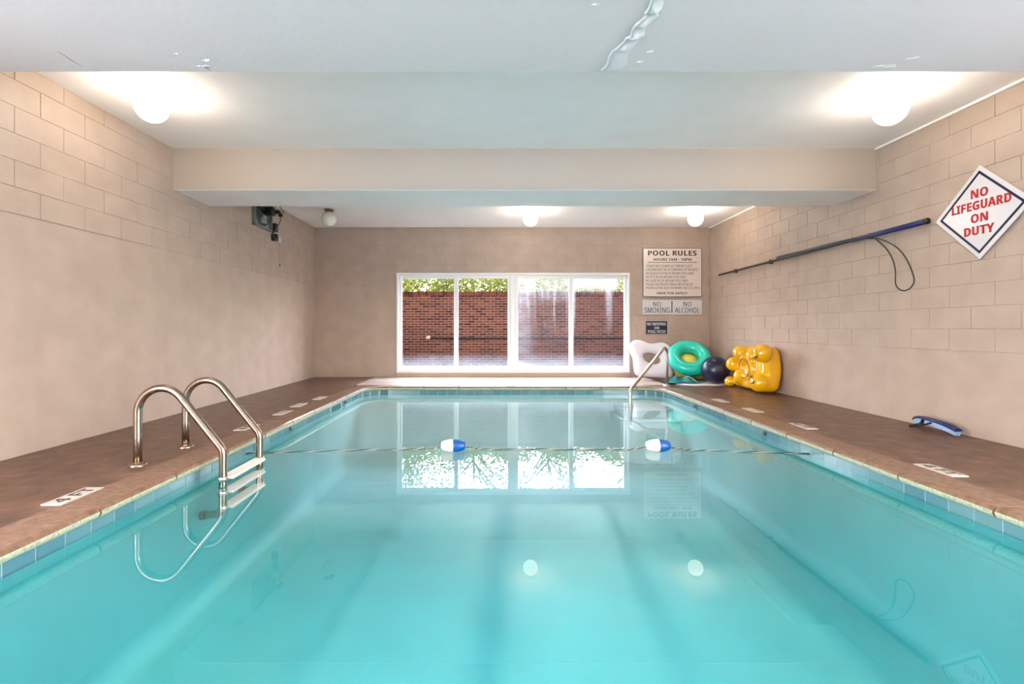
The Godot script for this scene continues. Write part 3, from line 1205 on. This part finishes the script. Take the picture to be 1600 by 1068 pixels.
func signs() -> void:
	var o := back_sign("pool_rules_sign", "cream pool rules board with black lettering, topmost on the end wall", 1004.5, 1096.5, 387.5, 463.5, M.sign_cream)
	back_text(o, [["POOL RULES", 1012.5, 1088.5, 391.3, 399.3]], M.ink)
	back_text(o, [["HOURS 7AM - 10PM", 1021.5, 1080.5, 403.2, 407.2]], M.ink)
	strip(o, 1011.5, 1089.5, 409.3, 410.1, M.ink_soft, "rule_line")
	back_text(o, [
		["TENANT MUST ALWAYS ACCOMPANY GUEST", 1009.5, 1082, 413.3, 417.2],
		["CHILDREN MUST BE ACCOMPANIED BY AN ADULT", 1009.5, 1091.5, 418.9, 422.9],
		["NO ROUGH PLAY IN OR AROUND POOL AREA", 1009.5, 1084, 424.8, 428.8],
		["NO PETS IN OR AROUND POOL AREA", 1009.5, 1071.5, 430.6, 434.4],
		["NO GLASS IN OR AROUND POOL AREA", 1009.5, 1074.6, 436.3, 440.2],
		["PLEASE USE PROPER TRASH RECEPTACLES", 1009.5, 1082.5, 442.0, 446.0],
		["PROPER ATTIRE MUST BE WORN ( NO CUT-OFFS )", 1009.5, 1094, 447.8, 452.2]], M.ink_soft, false)
	back_text(o, [["HAVE FUN SAFELY", 1026.5, 1074, 455.8, 459.8]], M.ink_soft)
	for e in [[1004.5, 1096.5, 387.5, 388.2], [1004.5, 1096.5, 462.8, 463.5], [1004.5, 1005.2, 387.5, 463.5], [1095.8, 1096.5, 387.5, 463.5]]:
		strip(o, e[0], e[1], e[2], e[3], M.ink_soft, "border")
	o = back_sign("smoking_alcohol_sign", "long white sign reading no smoking, no alcohol, below the rules board", 1003.5, 1096.5, 468.3, 491.3, M.sign_white)
	back_text(o, [["NO", 1020.5, 1032.5, 471.3, 478.3], ["SMOKING", 1007, 1046.5, 480.2, 488.4], ["NO", 1068, 1080.5, 471.3, 478.3], ["ALCOHOL", 1054.5, 1093, 480.2, 488.4]], M.ink, false)
	strip(o, 1049.2, 1050.6, 469.8, 488.6, M.ink, "divider")
	o = back_sign("patio_sign", "small navy sign reading no smoking on pool patio, above the white float", 1008.5, 1043.5, 500.5, 522.5, M.sign_white)
	strip(o, 1009.3, 1042.7, 501.2, 521.8, M.navy, "blue_field")
	var z := -9.266
	for r in [["NO SMOKING", 1011, 1040.5, 503.4, 508.2], ["ON", 1022.5, 1030, 509.8, 514.2], ["POOL PATIO", 1012.5, 1040, 515.4, 520.2]]:
		var a := on_back(r[1], r[4], z)
		var b := on_back(r[2], r[3], z)
		writing(o, r[0], (a + b) / 2.0 - o.position, b.x - a.x, b.y - a.y, Basis.IDENTITY, M.sign_white)
	# diamond on the side wall
	var turn := Basis(Vector3(0, 0, 1), Vector3(0, 1, 0), Vector3(-1, 0, 0))
	o = thing("lifeguard_sign", "white diamond sign reading no lifeguard on duty in red", "sign", Vector3(XR - 0.03, CAM_Y + 1.013, -4.08))
	var st := tool()
	box(st, Vector3.ZERO, Vector3(0.582, 0.582, 0.010), 0.003, turn * Basis(Vector3.BACK, PI / 4))
	part("panel", st, M.sign_white, o)
	st = tool()
	for k in 4:
		var q := turn * Basis(Vector3.BACK, PI / 4 + PI / 2 * k)
		box(st, q * Vector3(0, 0.246, 0.006), Vector3(0.510, 0.018, 0.004), 0.0, q)
	part("border", st, M.navy, o)
	for r in [["NO", 0.0, 0.168, 0.145], ["LIFEGUARD", 0.004, 0.064, 0.50], ["ON", 0.0, -0.047, 0.145], ["DUTY", -0.005, -0.155, 0.255]]:
		writing(o, r[0], turn * Vector3(r[1], r[2], 0.0065), r[3], 0.078, turn, M.red, "lettering", true, true)


# ------------------------------------------------------------------ things on the walls
func wall_things() -> void:
	# telescopic pole
	var o := thing("pool_pole", "long dark telescopic pole with blue handle hung on the wall beside the diamond sign", "pole")
	var x := XR - 0.068
	var P := func(z: float) -> Vector3: return Vector3(x, CAM_Y + lerpf(1.04, 1.0, (z + 4.54) / (-8.77 + 4.54)), z)
	var st := tool(true)
	tube(st, [P.call(-8.77), P.call(-7.0), P.call(-5.2)], 0.018, 12)
	part("inner_tube", st, M.dark_metal, o)
	st = tool(true)
	tube(st, [P.call(-6.95) + Vector3(-0.002, 0.03, 0), P.call(-6.0) + Vector3(-0.002, 0.02, 0), P.call(-5.22)], 0.022, 12)
	part("middle_tube", st, mat(Color(0.24, 0.255, 0.30), 0.4), o)
	st = tool(true)
	tube(st, [P.call(-5.5), P.call(-5.0), P.call(-4.54)], 0.027, 14)
	part("blue_tube", st, M.blue_tube, o)
	st = tool(true)
	tube(st, [P.call(-4.56), P.call(-4.53)], 0.029, 14)
	part("end_cap", st, M.black, o)
	for z in [-8.2, -7.15, -5.24]:
		st = tool()
		box(st, P.call(z) + Vector3(0.02, 0, 0), Vector3(0.06, 0.065, 0.02), 0.005)
		part("wall_hook", st, M.dark_metal, o)
	var loop := []
	for p in [[1365, 371], [1385, 377], [1404, 389], [1417, 406], [1426, 427], [1428, 440], [1422, 450], [1412, 454], [1403, 450], [1399, 441], [1399, 424], [1395, 406], [1386, 390], [1376, 380], [1366, 371]]:
		var d: float = FOCAL * (x - 0.01) / (p[0] - VPX)
		loop.append(Vector3(x - 0.01, CAM_Y + (VPY - p[1]) * d / FOCAL, -d))
	st = tool(true)
	tube(st, smooth_path(loop, 4), 0.0065, 8)
	part("hook_loop", st, M.dark_metal, o)
	# exhaust fan
	o = thing("exhaust_fan", "grey exhaust fan with black motor and dangling wires high on the wall", "fan", Vector3(XL, 2.72, -7.17))
	st = tool()
	for e in [[0.215, 0.0, 0.03, 0.47], [-0.215, 0.0, 0.03, 0.47]]:
		box(st, Vector3(0.03, e[0], 0), Vector3(0.06, 0.03, 0.54), 0.004)
	for e in [0.255, -0.255]:
		box(st, Vector3(0.03, 0, e), Vector3(0.06, 0.46, 0.03), 0.004)
	part("frame", st, M.galv, o)
	st = tool(true)
	lathe(st, [Vector2(0.205, 0.035), Vector2(0.20, 0.05), Vector2(0.175, 0.03), Vector2(0.17, 0.012), Vector2(0.0, 0.012)], 28, Transform3D(Basis(Vector3.BACK, -PI / 2), Vector3.ZERO))
	part("shroud", st, M.green_metal, o)
	for k in 4:
		st = tool(true)
		var rows := []
		for i in 5:
			var r := lerpf(0.03, 0.155, i / 4.0)
			var row := []
			for j in 4:
				var a := PI / 2 * k + lerpf(-0.32, 0.32, j / 3.0) * (1.4 - 0.4 * i / 4.0)
				row.append(Vector3(0.055 + 0.05 * (j / 3.0 - 0.5), r * cos(a), r * sin(a)))
			rows.append(row)
		sheet(st, rows)
		part("blade", st, M.galv, o)
	st = tool(true)
	lathe(st, [Vector2(0, 0.06), Vector2(0.065, 0.065), Vector2(0.072, 0.08), Vector2(0.072, 0.19), Vector2(0.06, 0.21), Vector2(0.03, 0.215), Vector2(0.026, 0.24), Vector2(0, 0.242)], 22, Transform3D(Basis(Vector3.BACK, -PI / 2), Vector3(0, 0.03, 0)))
	part("motor", st, M.black, o)
	st = tool()
	for q in [-1.0, 1.0]:
		box(st, Vector3(0.10, 0.03, q * 0.16), Vector3(0.02, 0.02, 0.22), 0.003)
	box(st, Vector3(0.25, 0.025, -0.03), Vector3(0.07, 0.055, 0.06), 0.008)
	box(st, Vector3(0.29, -0.02, -0.04), Vector3(0.05, 0.05, 0.05), 0.008)
	part("motor_bracket", st, M.black, o)
	st = tool(true)
	tube(st, smooth_path([Vector3(0.28, -0.03, -0.04), Vector3(0.25, -0.09, -0.12), Vector3(0.16, -0.14, -0.24), Vector3(0.08, -0.20, -0.33)]), 0.007, 6)
	part("wire", st, mat(Color(0.42, 0.33, 0.25), 0.6), o)
	st = tool(true)
	tube(st, smooth_path([Vector3(0.30, 0.02, -0.05), Vector3(0.30, 0.06, -0.14), Vector3(0.22, 0.13, -0.2), Vector3(0.15, 0.235, -0.24)]), 0.005, 6)
	part("wire", st, mat(Color(0.42, 0.33, 0.25), 0.6), o)
	o = thing("junction_box", "grey electrical box with looping wire under the exhaust fan", "electrical box", Vector3(XL, 2.53, -7.50))
	st = tool()
	box(st, Vector3(0.05, 0.04, 0), Vector3(0.10, 0.13, 0.09), 0.006)
	part("box_body", st, M.dark_metal, o)
	st = tool()
	box(st, Vector3(0.045, -0.11, -0.03), Vector3(0.09, 0.11, 0.07), 0.006)
	part("lower_box", st, M.black, o)
	st = tool()
	box(st, Vector3(0.03, -0.025, -0.015), Vector3(0.025, 0.06, 0.025), 0.003)
	part("conduit", st, M.dark_metal, o)
	st = tool(true)
	tube(st, smooth_path([Vector3(0.10, 0.06, 0.03), Vector3(0.12, 0.0, 0.09), Vector3(0.10, -0.08, 0.13), Vector3(0.10, -0.14, 0.09), Vector3(0.09, -0.165, 0.0)]), 0.006, 6)
	part("wire", st, mat(Color(0.45, 0.38, 0.30), 0.6), o)
	o = thing("pull_switch", "small white pull switch with a hanging cord beside the electrical box", "switch", Vector3(XL + 0.02, 2.42, -7.72))
	st = tool()
	box(st, Vector3(0.012, 0, 0), Vector3(0.045, 0.115, 0.075), 0.006)
	part("switch_body", st, M.sign_white, o)
	st = tool(true)
	tube(st, [Vector3(0.02, -0.055, 0), Vector3(0.02, -0.2, 0.004), Vector3(0.022, -0.40, 0.0)], 0.0028, 5)
	part("cord", st, M.rope_pale, o)
	st = tool(true)
	lathe(st, [Vector2(0, -0.44), Vector2(0.010, -0.435), Vector2(0.012, -0.415), Vector2(0.004, -0.398), Vector2(0, -0.396)], 10, Transform3D(Basis.IDENTITY, Vector3(0.022, 0, 0)))
	part("cord_knob", st, M.brass, o)


# ------------------------------------------------------------------ ladder, handrail, rope
func rail_at(z: float) -> Array:
	var pts := [Vector3(-2.52, 0.0, z), Vector3(-2.52, 0.2, z)]
	for p in arc(Vector2(-2.35, 0.371), 0.17, 180, 37, 14):
		pts.append(Vector3(p.x, p.y, z))
	for p in arc(Vector2(-2.01, 0.075), 0.09, 37, 0, 5):
		pts.append(Vector3(p.x, p.y, z))
	pts.append(Vector3(-1.92, -0.12, z))
	pts.append(Vector3(-1.92, -0.27, z))
	for p in arc(Vector2(-1.98, -0.285), 0.06, 0, -80, 5):
		pts.append(Vector3(p.x, p.y, z))
	pts.append(Vector3(-2.06, -0.352, z))
	return pts


func pool_things() -> void:
	var o := thing("pool_ladder", "steel pool ladder with two hooped handrails and cream treads", "ladder")
	for z in [-3.30, -3.81]:
		var st := tool(true)
		tube(st, rail_at(z), 0.0265, 18)
		var r := part("rail", st, M.steel, o)
		st = tool(true)
		lathe(st, [Vector2(0.062, 0.0), Vector2(0.062, 0.008), Vector2(0.05, 0.018), Vector2(0.032, 0.026), Vector2(0.028, 0.028)], 24, Transform3D(Basis.IDENTITY, Vector3(-2.52, 0.0, z)))
		part("escutcheon", st, M.steel, r)
		st = tool(true)
		tube(st, [Vector3(-2.045, -0.350, z), Vector3(-2.075, -0.355, z)], 0.031, 14)
		part("bumper", st, M.rubber, r)
	for y in [-0.095, -0.195, -0.30]:
		var st := tool()
		box(st, Vector3(-1.905, y, -3.555), Vector3(0.095, 0.022, 0.475), 0.008)
		for k in 5:
			box(st, Vector3(-1.941 + 0.018 * k, y + 0.012, -3.555), Vector3(0.008, 0.004, 0.44), 0.0015)
		var tr := part("tread", st, M.tread, o)
		for z in [-3.30, -3.81]:
			st = tool(true)
			tube(st, [Vector3(-1.92, y - 0.014, z), Vector3(-1.92, y + 0.014, z)], 0.034, 14)
			part("clamp", st, M.aluminium, tr)
	o = thing("pool_handrail", "slim grey handrail rising out of the corner steps in front of the white float", "handrail")
	var d := Vector3(1.92 - 2.86, 0, -6.72 + 7.85)
	var base := Vector3(2.86, 0, -7.85)
	var L := d.length()
	var e := d / L
	var prof := [Vector2(0, 0), Vector2(0, 0.52)]
	for p in arc(Vector2(0.11, 0.53), 0.11, 180, 62, 8):
		prof.append(p)
	for p in arc(Vector2(L - 0.12, 0.0), 0.12, 50, 0, 5):
		prof.append(p)
	prof.append(Vector2(L, -0.2))
	prof.append(Vector2(L, -0.42))
	var pts := []
	for p in prof:
		pts.append(base + e * p.x + Vector3(0, p.y, 0))
	var st := tool(true)
	tube(st, pts, 0.024, 16)
	part("rail", st, M.aluminium, o)
	st = tool(true)
	lathe(st, [Vector2(0.06, 0.0), Vector2(0.06, 0.008), Vector2(0.045, 0.018), Vector2(0.028, 0.026)], 20, Transform3D(Basis.IDENTITY, base))
	part("escutcheon", st, M.aluminium, o)
	# float line
	var y := WATER + 0.004
	var fx := [-0.385, 1.455]
	var path := []
	for p in [[PL + 0.01, -4.08, 0.0], [-1.75, -4.14, 0.0], [-1.2, -4.19, 0.0], [-0.75, -4.22, 0.002], [-0.56, -4.22, 0.012], [-0.385, -4.22, 0.035], [-0.21, -4.22, 0.012], [-0.05, -4.22, 0.001], [0.5, -4.22, 0.0], [1.05, -4.21, 0.001], [1.27, -4.21, 0.010], [1.455, -4.21, 0.035], [1.64, -4.20, 0.010], [1.8, -4.19, 0.0], [2.2, -4.14, 0.0], [PR - 0.01, -4.08, 0.0]]:
		path.append(Vector3(p[0], y + p[2], p[1]))
	var sp := smooth_path(path, 10)
	for i in sp.size():
		sp[i] += Vector3(0, 0.0015 * sin(i * 0.9), 0.006 * sin(i * 0.55))
	o = thing("float_rope", "thin dark rope stretched across the pool water through two floats", "rope")
	for s in 2:
		st = tool(true)
		var strand := []
		for i in sp.size():
			strand.append(sp[i] + Vector3(0, sin(i * 1.3 + PI * s), cos(i * 1.3 + PI * s)) * 0.0035)
		tube(st, strand, 0.0045, 6)
		part("strand", st, M.rope if s == 0 else M.rope_pale, o)
	for k in 2:
		var f := thing("rope_float", ["half blue and half cream float on the rope nearer the ladder", "half blue and half cream float on the rope farther from the ladder"][k], "float", Vector3(fx[k], y + 0.035, -4.215), "floats on the pool rope")
		for s in [-1.0, 1.0]:
			st = tool(true)
			var pr := [Vector2(0.0095, 0.0)]
			pr = [Vector2(0.0, 0.0), Vector2(0.056, 0.0), Vector2(0.0575, 0.012), Vector2(0.055, 0.04), Vector2(0.046, 0.075), Vector2(0.036, 0.098), Vector2(0.030, 0.104), Vector2(0.0, 0.104)]
			lathe(st, pr, 24, Transform3D(Basis(Vector3.BACK, -s * PI / 2), Vector3(0.003 * s, 0, 0)))
			part("half_shell", st, M.blue_float if s > 0 else M.white_float, f)
		st = tool(true)
		lathe(st, [Vector2(0.0, -0.004), Vector2(0.0595, -0.004), Vector2(0.0595, 0.004), Vector2(0.0, 0.004)], 24, Transform3D(Basis(Vector3.BACK, PI / 2), Vector3.ZERO))
		part("band", st, M.sign_white, f)


# ------------------------------------------------------------------ toys in the far corner
func floats_and_toys() -> void:
	# white bread-slice float leaning on the end wall
	var o := thing("white_float", "white slice shaped inflatable float with an oval hole leaning on the wall", "pool float", Vector3(2.91, 0.0, -8.66))
	var f := func(p: Vector3) -> float:
		var q := Vector2(p.x, p.y)
		var c := Vector2(0, 0.33)
		var b := (q - c).abs() - Vector2(0.26, 0.25)
		var d := Vector2(maxf(b.x, 0), maxf(b.y, 0)).length() + minf(maxf(b.x, b.y), 0.0) - 0.10
		d = smin(d, (q - Vector2(-0.23, 0.555)).length() - 0.17, 0.12)
		d = smin(d, (q - Vector2(0.22, 0.545)).length() - 0.16, 0.12)
		var hole := ((q - Vector2(0.0, 0.37)) * Vector2(0.82, 1.0)).length() - 0.135
		d = maxf(d, -hole)
		var r := 0.095
		var k := Vector2(d + r, absf(p.z))
		return Vector2(maxf(k.x, 0), k.y).length() - r if k.x > 0 else absf(p.z) - r
	var st := tool(true)
	nets(st, f, Vector3(-0.52, -0.05, -0.16), Vector3(0.50, 0.82, 0.16), 0.019)
	var wm := mat(Color(0.89, 0.85, 0.875), 0.35)
	wm.subsurf_scatter_enabled = true
	wm.subsurf_scatter_strength = 0.15
	var tiltb := Basis(Vector3.BACK, deg_to_rad(-5.0)) * Basis(Vector3.RIGHT, deg_to_rad(-33.0))
	part("body", st, wm, o, Vector3(0, 0.09, 0.02), tiltb)
	st = tool(true)
	lathe(st, [Vector2(0.018, 0), Vector2(0.018, 0.012), Vector2(0.01, 0.016), Vector2(0, 0.017)], 12, Transform3D(tiltb * Basis(Vector3.RIGHT, PI / 2), Vector3(0, 0.09, 0.02) + tiltb * Vector3(0.2, 0.12, 0.09)))
	part("valve", st, wm, o)
	# yellow ball, teal ring lying on it
	o = thing("yellow_ball", "pale yellow ball showing through the teal swim ring", "ball", Vector3(3.55, 0.25, -8.72))
	st = tool(true)
	ball(st, 0.25, 32)
	part("skin", st, mat(Color(0.90, 0.80, 0.36), 0.35), o)
	st = tool(true)
	lathe(st, [Vector2(0.02, -0.002), Vector2(0.02, 0.004), Vector2(0.0, 0.006)], 12, Transform3D(Basis(Vector3.RIGHT, PI / 2), Vector3(0.04, 0.06, 0.241)))
	part("valve", st, mat(Color(0.80, 0.70, 0.30), 0.4), o)
	o = thing("swim_ring", "shiny teal inflatable swim ring tilted over the yellow ball", "swim ring", Vector3(3.515, 0.43, -8.54))
	var ring_turn := Basis(Vector3.BACK, deg_to_rad(13)) * Basis(Vector3.RIGHT, deg_to_rad(46))
	st = tool(true)
	torus(st, 0.262, 0.118, 48, 20)
	var tm := mat(Color(0.01, 0.76, 0.66), 0.14)
	tm.clearcoat_enabled = true
	tm.clearcoat = 0.5
	part("tube", st, tm, o, Vector3.ZERO, ring_turn)
	st = tool(true)
	lathe(st, [Vector2(0.016, 0), Vector2(0.016, 0.016), Vector2(0.008, 0.02), Vector2(0, 0.021)], 12, Transform3D(ring_turn, ring_turn * Vector3(0.21, 0.10, 0.05)))
	part("valve", st, tm, o)
	# navy ball
	o = thing("exercise_ball", "dark navy blue ball on the deck between ring and gold float", "ball", Vector3(3.77, 0.254, -8.06))
	st = tool(true)
	ball(st, 0.235, 36)
	part("skin", st, M.navy_ball, o)
	st = tool(true)
	for k in 5:
		var a := deg_to_rad(-50 + 25 * k)
		torus(st, 0.2345 * cos(a), 0.0025, 40, 6, Transform3D(Basis(Vector3.BACK, 0.5), Basis(Vector3.BACK, 0.5) * Vector3(0, 0.2345 * sin(a), 0)))
	part("ridge", st, M.navy_ball, o)
	# deflated white float with teal cover heaped on it
	o = thing("deflated_float", "flat deflated white float lying under the navy ball", "pool float", Vector3(3.55, 0, -8.12))
	st = tool(true)
	var rows := []
	for i in 9:
		var r := i / 8.0
		var row := []
		for j in 36:
			var a := TAU * j / 36
			var rr := r * (0.42 + 0.05 * sin(3 * a) + 0.03 * sin(7 * a))
			row.append(Vector3(rr * cos(a) * 1.05, (0.004 + 0.014 * (0.5 + 0.5 * sin(5 * a + 7 * r)) * r + (0.014 if i in [6, 7] else 0.0)) if i < 8 else 0.0, rr * sin(a) * 0.62))
		rows.append(row)
	sheet(st, rows, false, true)
	part("sheet", st, mat(Color(0.88, 0.84, 0.85), 0.4), o)
	st = tool(true)
	rows = []
	for i in 14:
		var row := []
		for j in 12:
			var u := i / 13.0
			var v := j / 11.0
			var lump := sin(PI * u) * sin(PI * v)
			row.append(Vector3(lerpf(-0.52, 0.06, u), 0.02 + lump * (0.07 + 0.05 * sin(u * 17.0 + v * 5.0) + 0.04 * sin(v * 13.0 - u * 4.0)), lerpf(-0.16, 0.22, v) + 0.03 * sin(u * 9.0)))
		rows.append(row)
	o = thing("teal_cover", "crumpled teal plastic sheet heaped under the swim ring", "sheet", Vector3(3.47, 0.014, -8.22))
	sheet(st, rows)
	part("crumpled_sheet", st, mat(Color(0.03, 0.46, 0.50), 0.3), o)
	st = tool(true)
	tube(st, smooth_path([Vector3(-0.24, 0.10, 0.16), Vector3(-0.16, 0.12, 0.18), Vector3(-0.04, 0.035, 0.23)]), 0.006, 6)
	part("white_cord", st, M.sign_white, o)
	o = thing("pool_noodle", "olive green foam noodle on the deck under the swim ring", "pool noodle", Vector3(3.18, 0.05, -8.46))
	st = tool(true)
	tube(st, smooth_path([Vector3(-0.13, 0.0, 0.06), Vector3(0.1, 0.012, 0.03), Vector3(0.36, 0.02, 0.0), Vector3(0.6, 0.03, 0.02)]), 0.035, 12)
	part("foam", st, mat(Color(0.36, 0.44, 0.10), 0.6), o)
	gold_float()


func ball(st: SurfaceTool, r: float, seg: int) -> void:
	var prof := []
	for i in seg / 2 + 1:
		var a := -PI / 2 + PI * i / (seg / 2)
		prof.append(Vector2(maxf(r * cos(a), 0.0001), r * sin(a)))
	lathe(st, prof, seg)


func torus(st: SurfaceTool, R: float, r: float, seg: int, ring: int, xf := Transform3D.IDENTITY) -> void:
	var rows := []
	for i in ring:
		var b := TAU * i / ring
		var row := []
		for k in seg:
			var a := TAU * k / seg
			row.append(xf * Vector3((R + r * cos(b)) * cos(a), r * sin(b), (R + r * cos(b)) * sin(a)))
		rows.append(row)
	sheet(st, rows, true, true)


func gold_float() -> void:
	# a puffy animal-shaped lounger on its side against the wall
	var o := thing("gold_float", "shiny translucent gold inflatable animal float leaning on the side wall", "pool float", Vector3(4.02, 0.0, -7.24))
	var lumps := [[Vector3(-0.14, 0.60, 0.40), 0.135], [Vector3(-0.16, 0.16, 0.36), 0.135], [Vector3(-0.12, 0.57, -0.24), 0.12], [Vector3(-0.16, 0.09, -0.50), 0.085], [Vector3(-0.14, 0.38, -0.44), 0.11], [Vector3(-0.10, 0.54, 0.08), 0.10], [Vector3(-0.13, 0.20, -0.20), 0.12]]
	var f := func(p: Vector3) -> float:
		var lean := p - Vector3(0.0, 0.36, 0.0)
		lean.x -= lean.y * 0.16 + 0.02
		var b := lean.abs() - Vector3(0.03, 0.23, 0.36)
		var d := Vector3(maxf(b.x, 0), maxf(b.y, 0), maxf(b.z, 0)).length() + minf(maxf(b.x, maxf(b.y, b.z)), 0.0) - 0.105
		d = -smin(-d, -(p.z - (0.66 - 0.55 * p.y)) * 0.88, 0.10)
		d = -smin(-d, -(-p.z - (0.52 - 0.30 * p.y)) * 0.95, 0.10)
		for l in lumps:
			d = smin(d, (p - l[0]).length() - l[1], 0.035)
		var c := p - Vector3(-0.13, 0.35, -0.02)
		var t := Vector2(Vector2(c.y, c.z).length() - 0.15, c.x).length() - 0.052
		d = smin(d, t, 0.02)
		return d
	var st := tool(true)
	nets(st, f, Vector3(-0.36, -0.06, -0.66), Vector3(0.24, 0.82, 0.62), 0.02)
	var gm := mat(Color(0.92, 0.68, 0.012), 0.08, 0.5)
	gm.clearcoat_enabled = true
	gm.clearcoat = 0.6
	gm.clearcoat_roughness = 0.05
	gm.backlight_enabled = true
	gm.backlight = Color(0.45, 0.36, 0.05)
	part("body", st, gm, o)
	var dark := mat(Color(0.42, 0.20, 0.01), 0.25)
	for s in [[Vector3(-0.262, 0.565, 0.42), 0.05], [Vector3(-0.284, 0.19, 0.38), 0.05]]:
		st = tool(true)
		var pts := []
		for i in 9:
			var a := deg_to_rad(lerpf(200, 340, i / 8.0))
			pts.append(s[0] + Vector3(0.006 * absf(i - 4) * 0.4, 0.05 * sin(a) + 0.02, 0.055 * cos(a)))
		tube(st, pts, 0.013, 8)
		part("seam_fold", st, dark, o)
		for k in [-1.0, 1.0]:
			st = tool(true)
			torus(st, 0.017, 0.004, 16, 6, Transform3D(Basis(Vector3.BACK, PI / 2), s[0] + Vector3(-0.002, 0.065, 0.024 * k)))
			part("printed_ring", st, dark, o)
	st = tool(true)
	var seam := []
	for i in 49:
		var a := TAU * i / 48
		seam.append(Vector3(-0.185 + 0.0 * a, 0.35 + 0.15 * sin(a), -0.02 + 0.15 * cos(a)))
	tube(st, seam, 0.005, 6, false)
	part("seam", st, dark, o)


# ------------------------------------------------------------------ things on the deck
func deck_things() -> void:
	var names := ["white depth marker tile with dark lettering in the deck before the ladder", "white depth marker tile in the deck just past the ladder", "worn pale deck marker, second past the ladder", "bright pale deck marker, third past the ladder", "faint pale deck marker, fourth past the ladder and nearest the window"]
	var spots := [[-2.41, -2.68, -1, 0], [-2.41, -4.54, -1, 1], [-2.42, -5.33, -1, 2], [-2.46, -5.86, -1, 3], [-2.42, -6.45, -1, 4], [3.0, -3.17, 1, 5], [3.01, -4.60, 1, 6], [3.01, -5.50, 1, 7], [2.98, -6.23, 1, 8]]
	names.append_array(["white depth marker tile with dark lettering in the deck nearest the pool brush", "white deck marker tile, second along from the pool brush toward the gold float", "blank pale deck marker, third along from the pool brush", "blank pale deck marker closest to the gold float"])
	for s in spots:
		var o := thing("depth_marker", names[s[3]], "marker", Vector3(s[0], 0.001, s[1]), "deck markers")
		var st := tool()
		box(st, Vector3(0, 0.003, 0), Vector3(0.115, 0.008, 0.28), 0.002)
		part("plate", st, mat(Color(0.74, 0.67, 0.61), 0.5), o)
		var turn := Basis(Vector3(0, 0, s[2]), Vector3(s[2], 0, 0), Vector3(0, 1, 0))
		if s[3] in [0, 1, 5, 6]:
			writing(o, "4 FT", Vector3(0, 0.0075, 0), 0.22, 0.075, turn, mat(Color(0.30, 0.25, 0.22), 0.6))
	# brush head
	var o := thing("pool_brush", "blue curved pool brush head lying on the deck against the wall", "brush", Vector3(4.085, 0.0, -4.42))
	var turn := Basis(Vector3.UP, deg_to_rad(-12.0))
	var st := tool(true)
	var rows := []
	for i in 17:
		var t := lerpf(-1, 1, i / 16.0)
		var c := Vector3(0.05 * t * t, 0.095 - 0.045 * pow(absf(t), 2.6), 0.285 * t)
		var row := []
		for q in [[-0.028, 0.0], [-0.028, 0.018], [-0.018, 0.026], [0.018, 0.026], [0.028, 0.018], [0.028, 0.0]]:
			row.append(turn * (c + Vector3(q[0], q[1], 0)))
		rows.append(row)
	sheet(st, rows, false, true)
	for e in [0, 16]:
		for k in 6:
			tri_out(st, rows[e][0], rows[e][k], rows[e][(k + 1) % 6], rows[8][0])
	part("brush_back", st, M.blue_tube, o)
	st = tool()
	for i in 60:
		var t := lerpf(-0.97, 0.97, i / 59.0)
		var c := Vector3(0.05 * t * t, 0.095 - 0.045 * pow(absf(t), 2.6), 0.285 * t)
		for q in [-0.016, 0.0, 0.016]:
			var b := turn * (c + Vector3(q, -0.020, 0))
			box(st, b, Vector3(0.005, 0.042, 0.006), 0.0, turn * Basis(Vector3.RIGHT, 0.3 * t))
	var br := part("bristles", st, mat(Color(0.62, 0.72, 0.85), 0.6), o)
	br.set_meta("kind", "stuff")
	st = tool(true)
	tube(st, smooth_path([turn * Vector3(-0.02, 0.085, -0.06), turn * Vector3(-0.06, 0.05, -0.03), turn * Vector3(-0.12, 0.022, -0.08)]), 0.014, 10)
	tube(st, smooth_path([turn * Vector3(-0.02, 0.085, 0.06), turn * Vector3(-0.06, 0.05, 0.0), turn * Vector3(-0.12, 0.022, -0.08)]), 0.008, 8)
	part("handle_bracket", st, M.black, o)
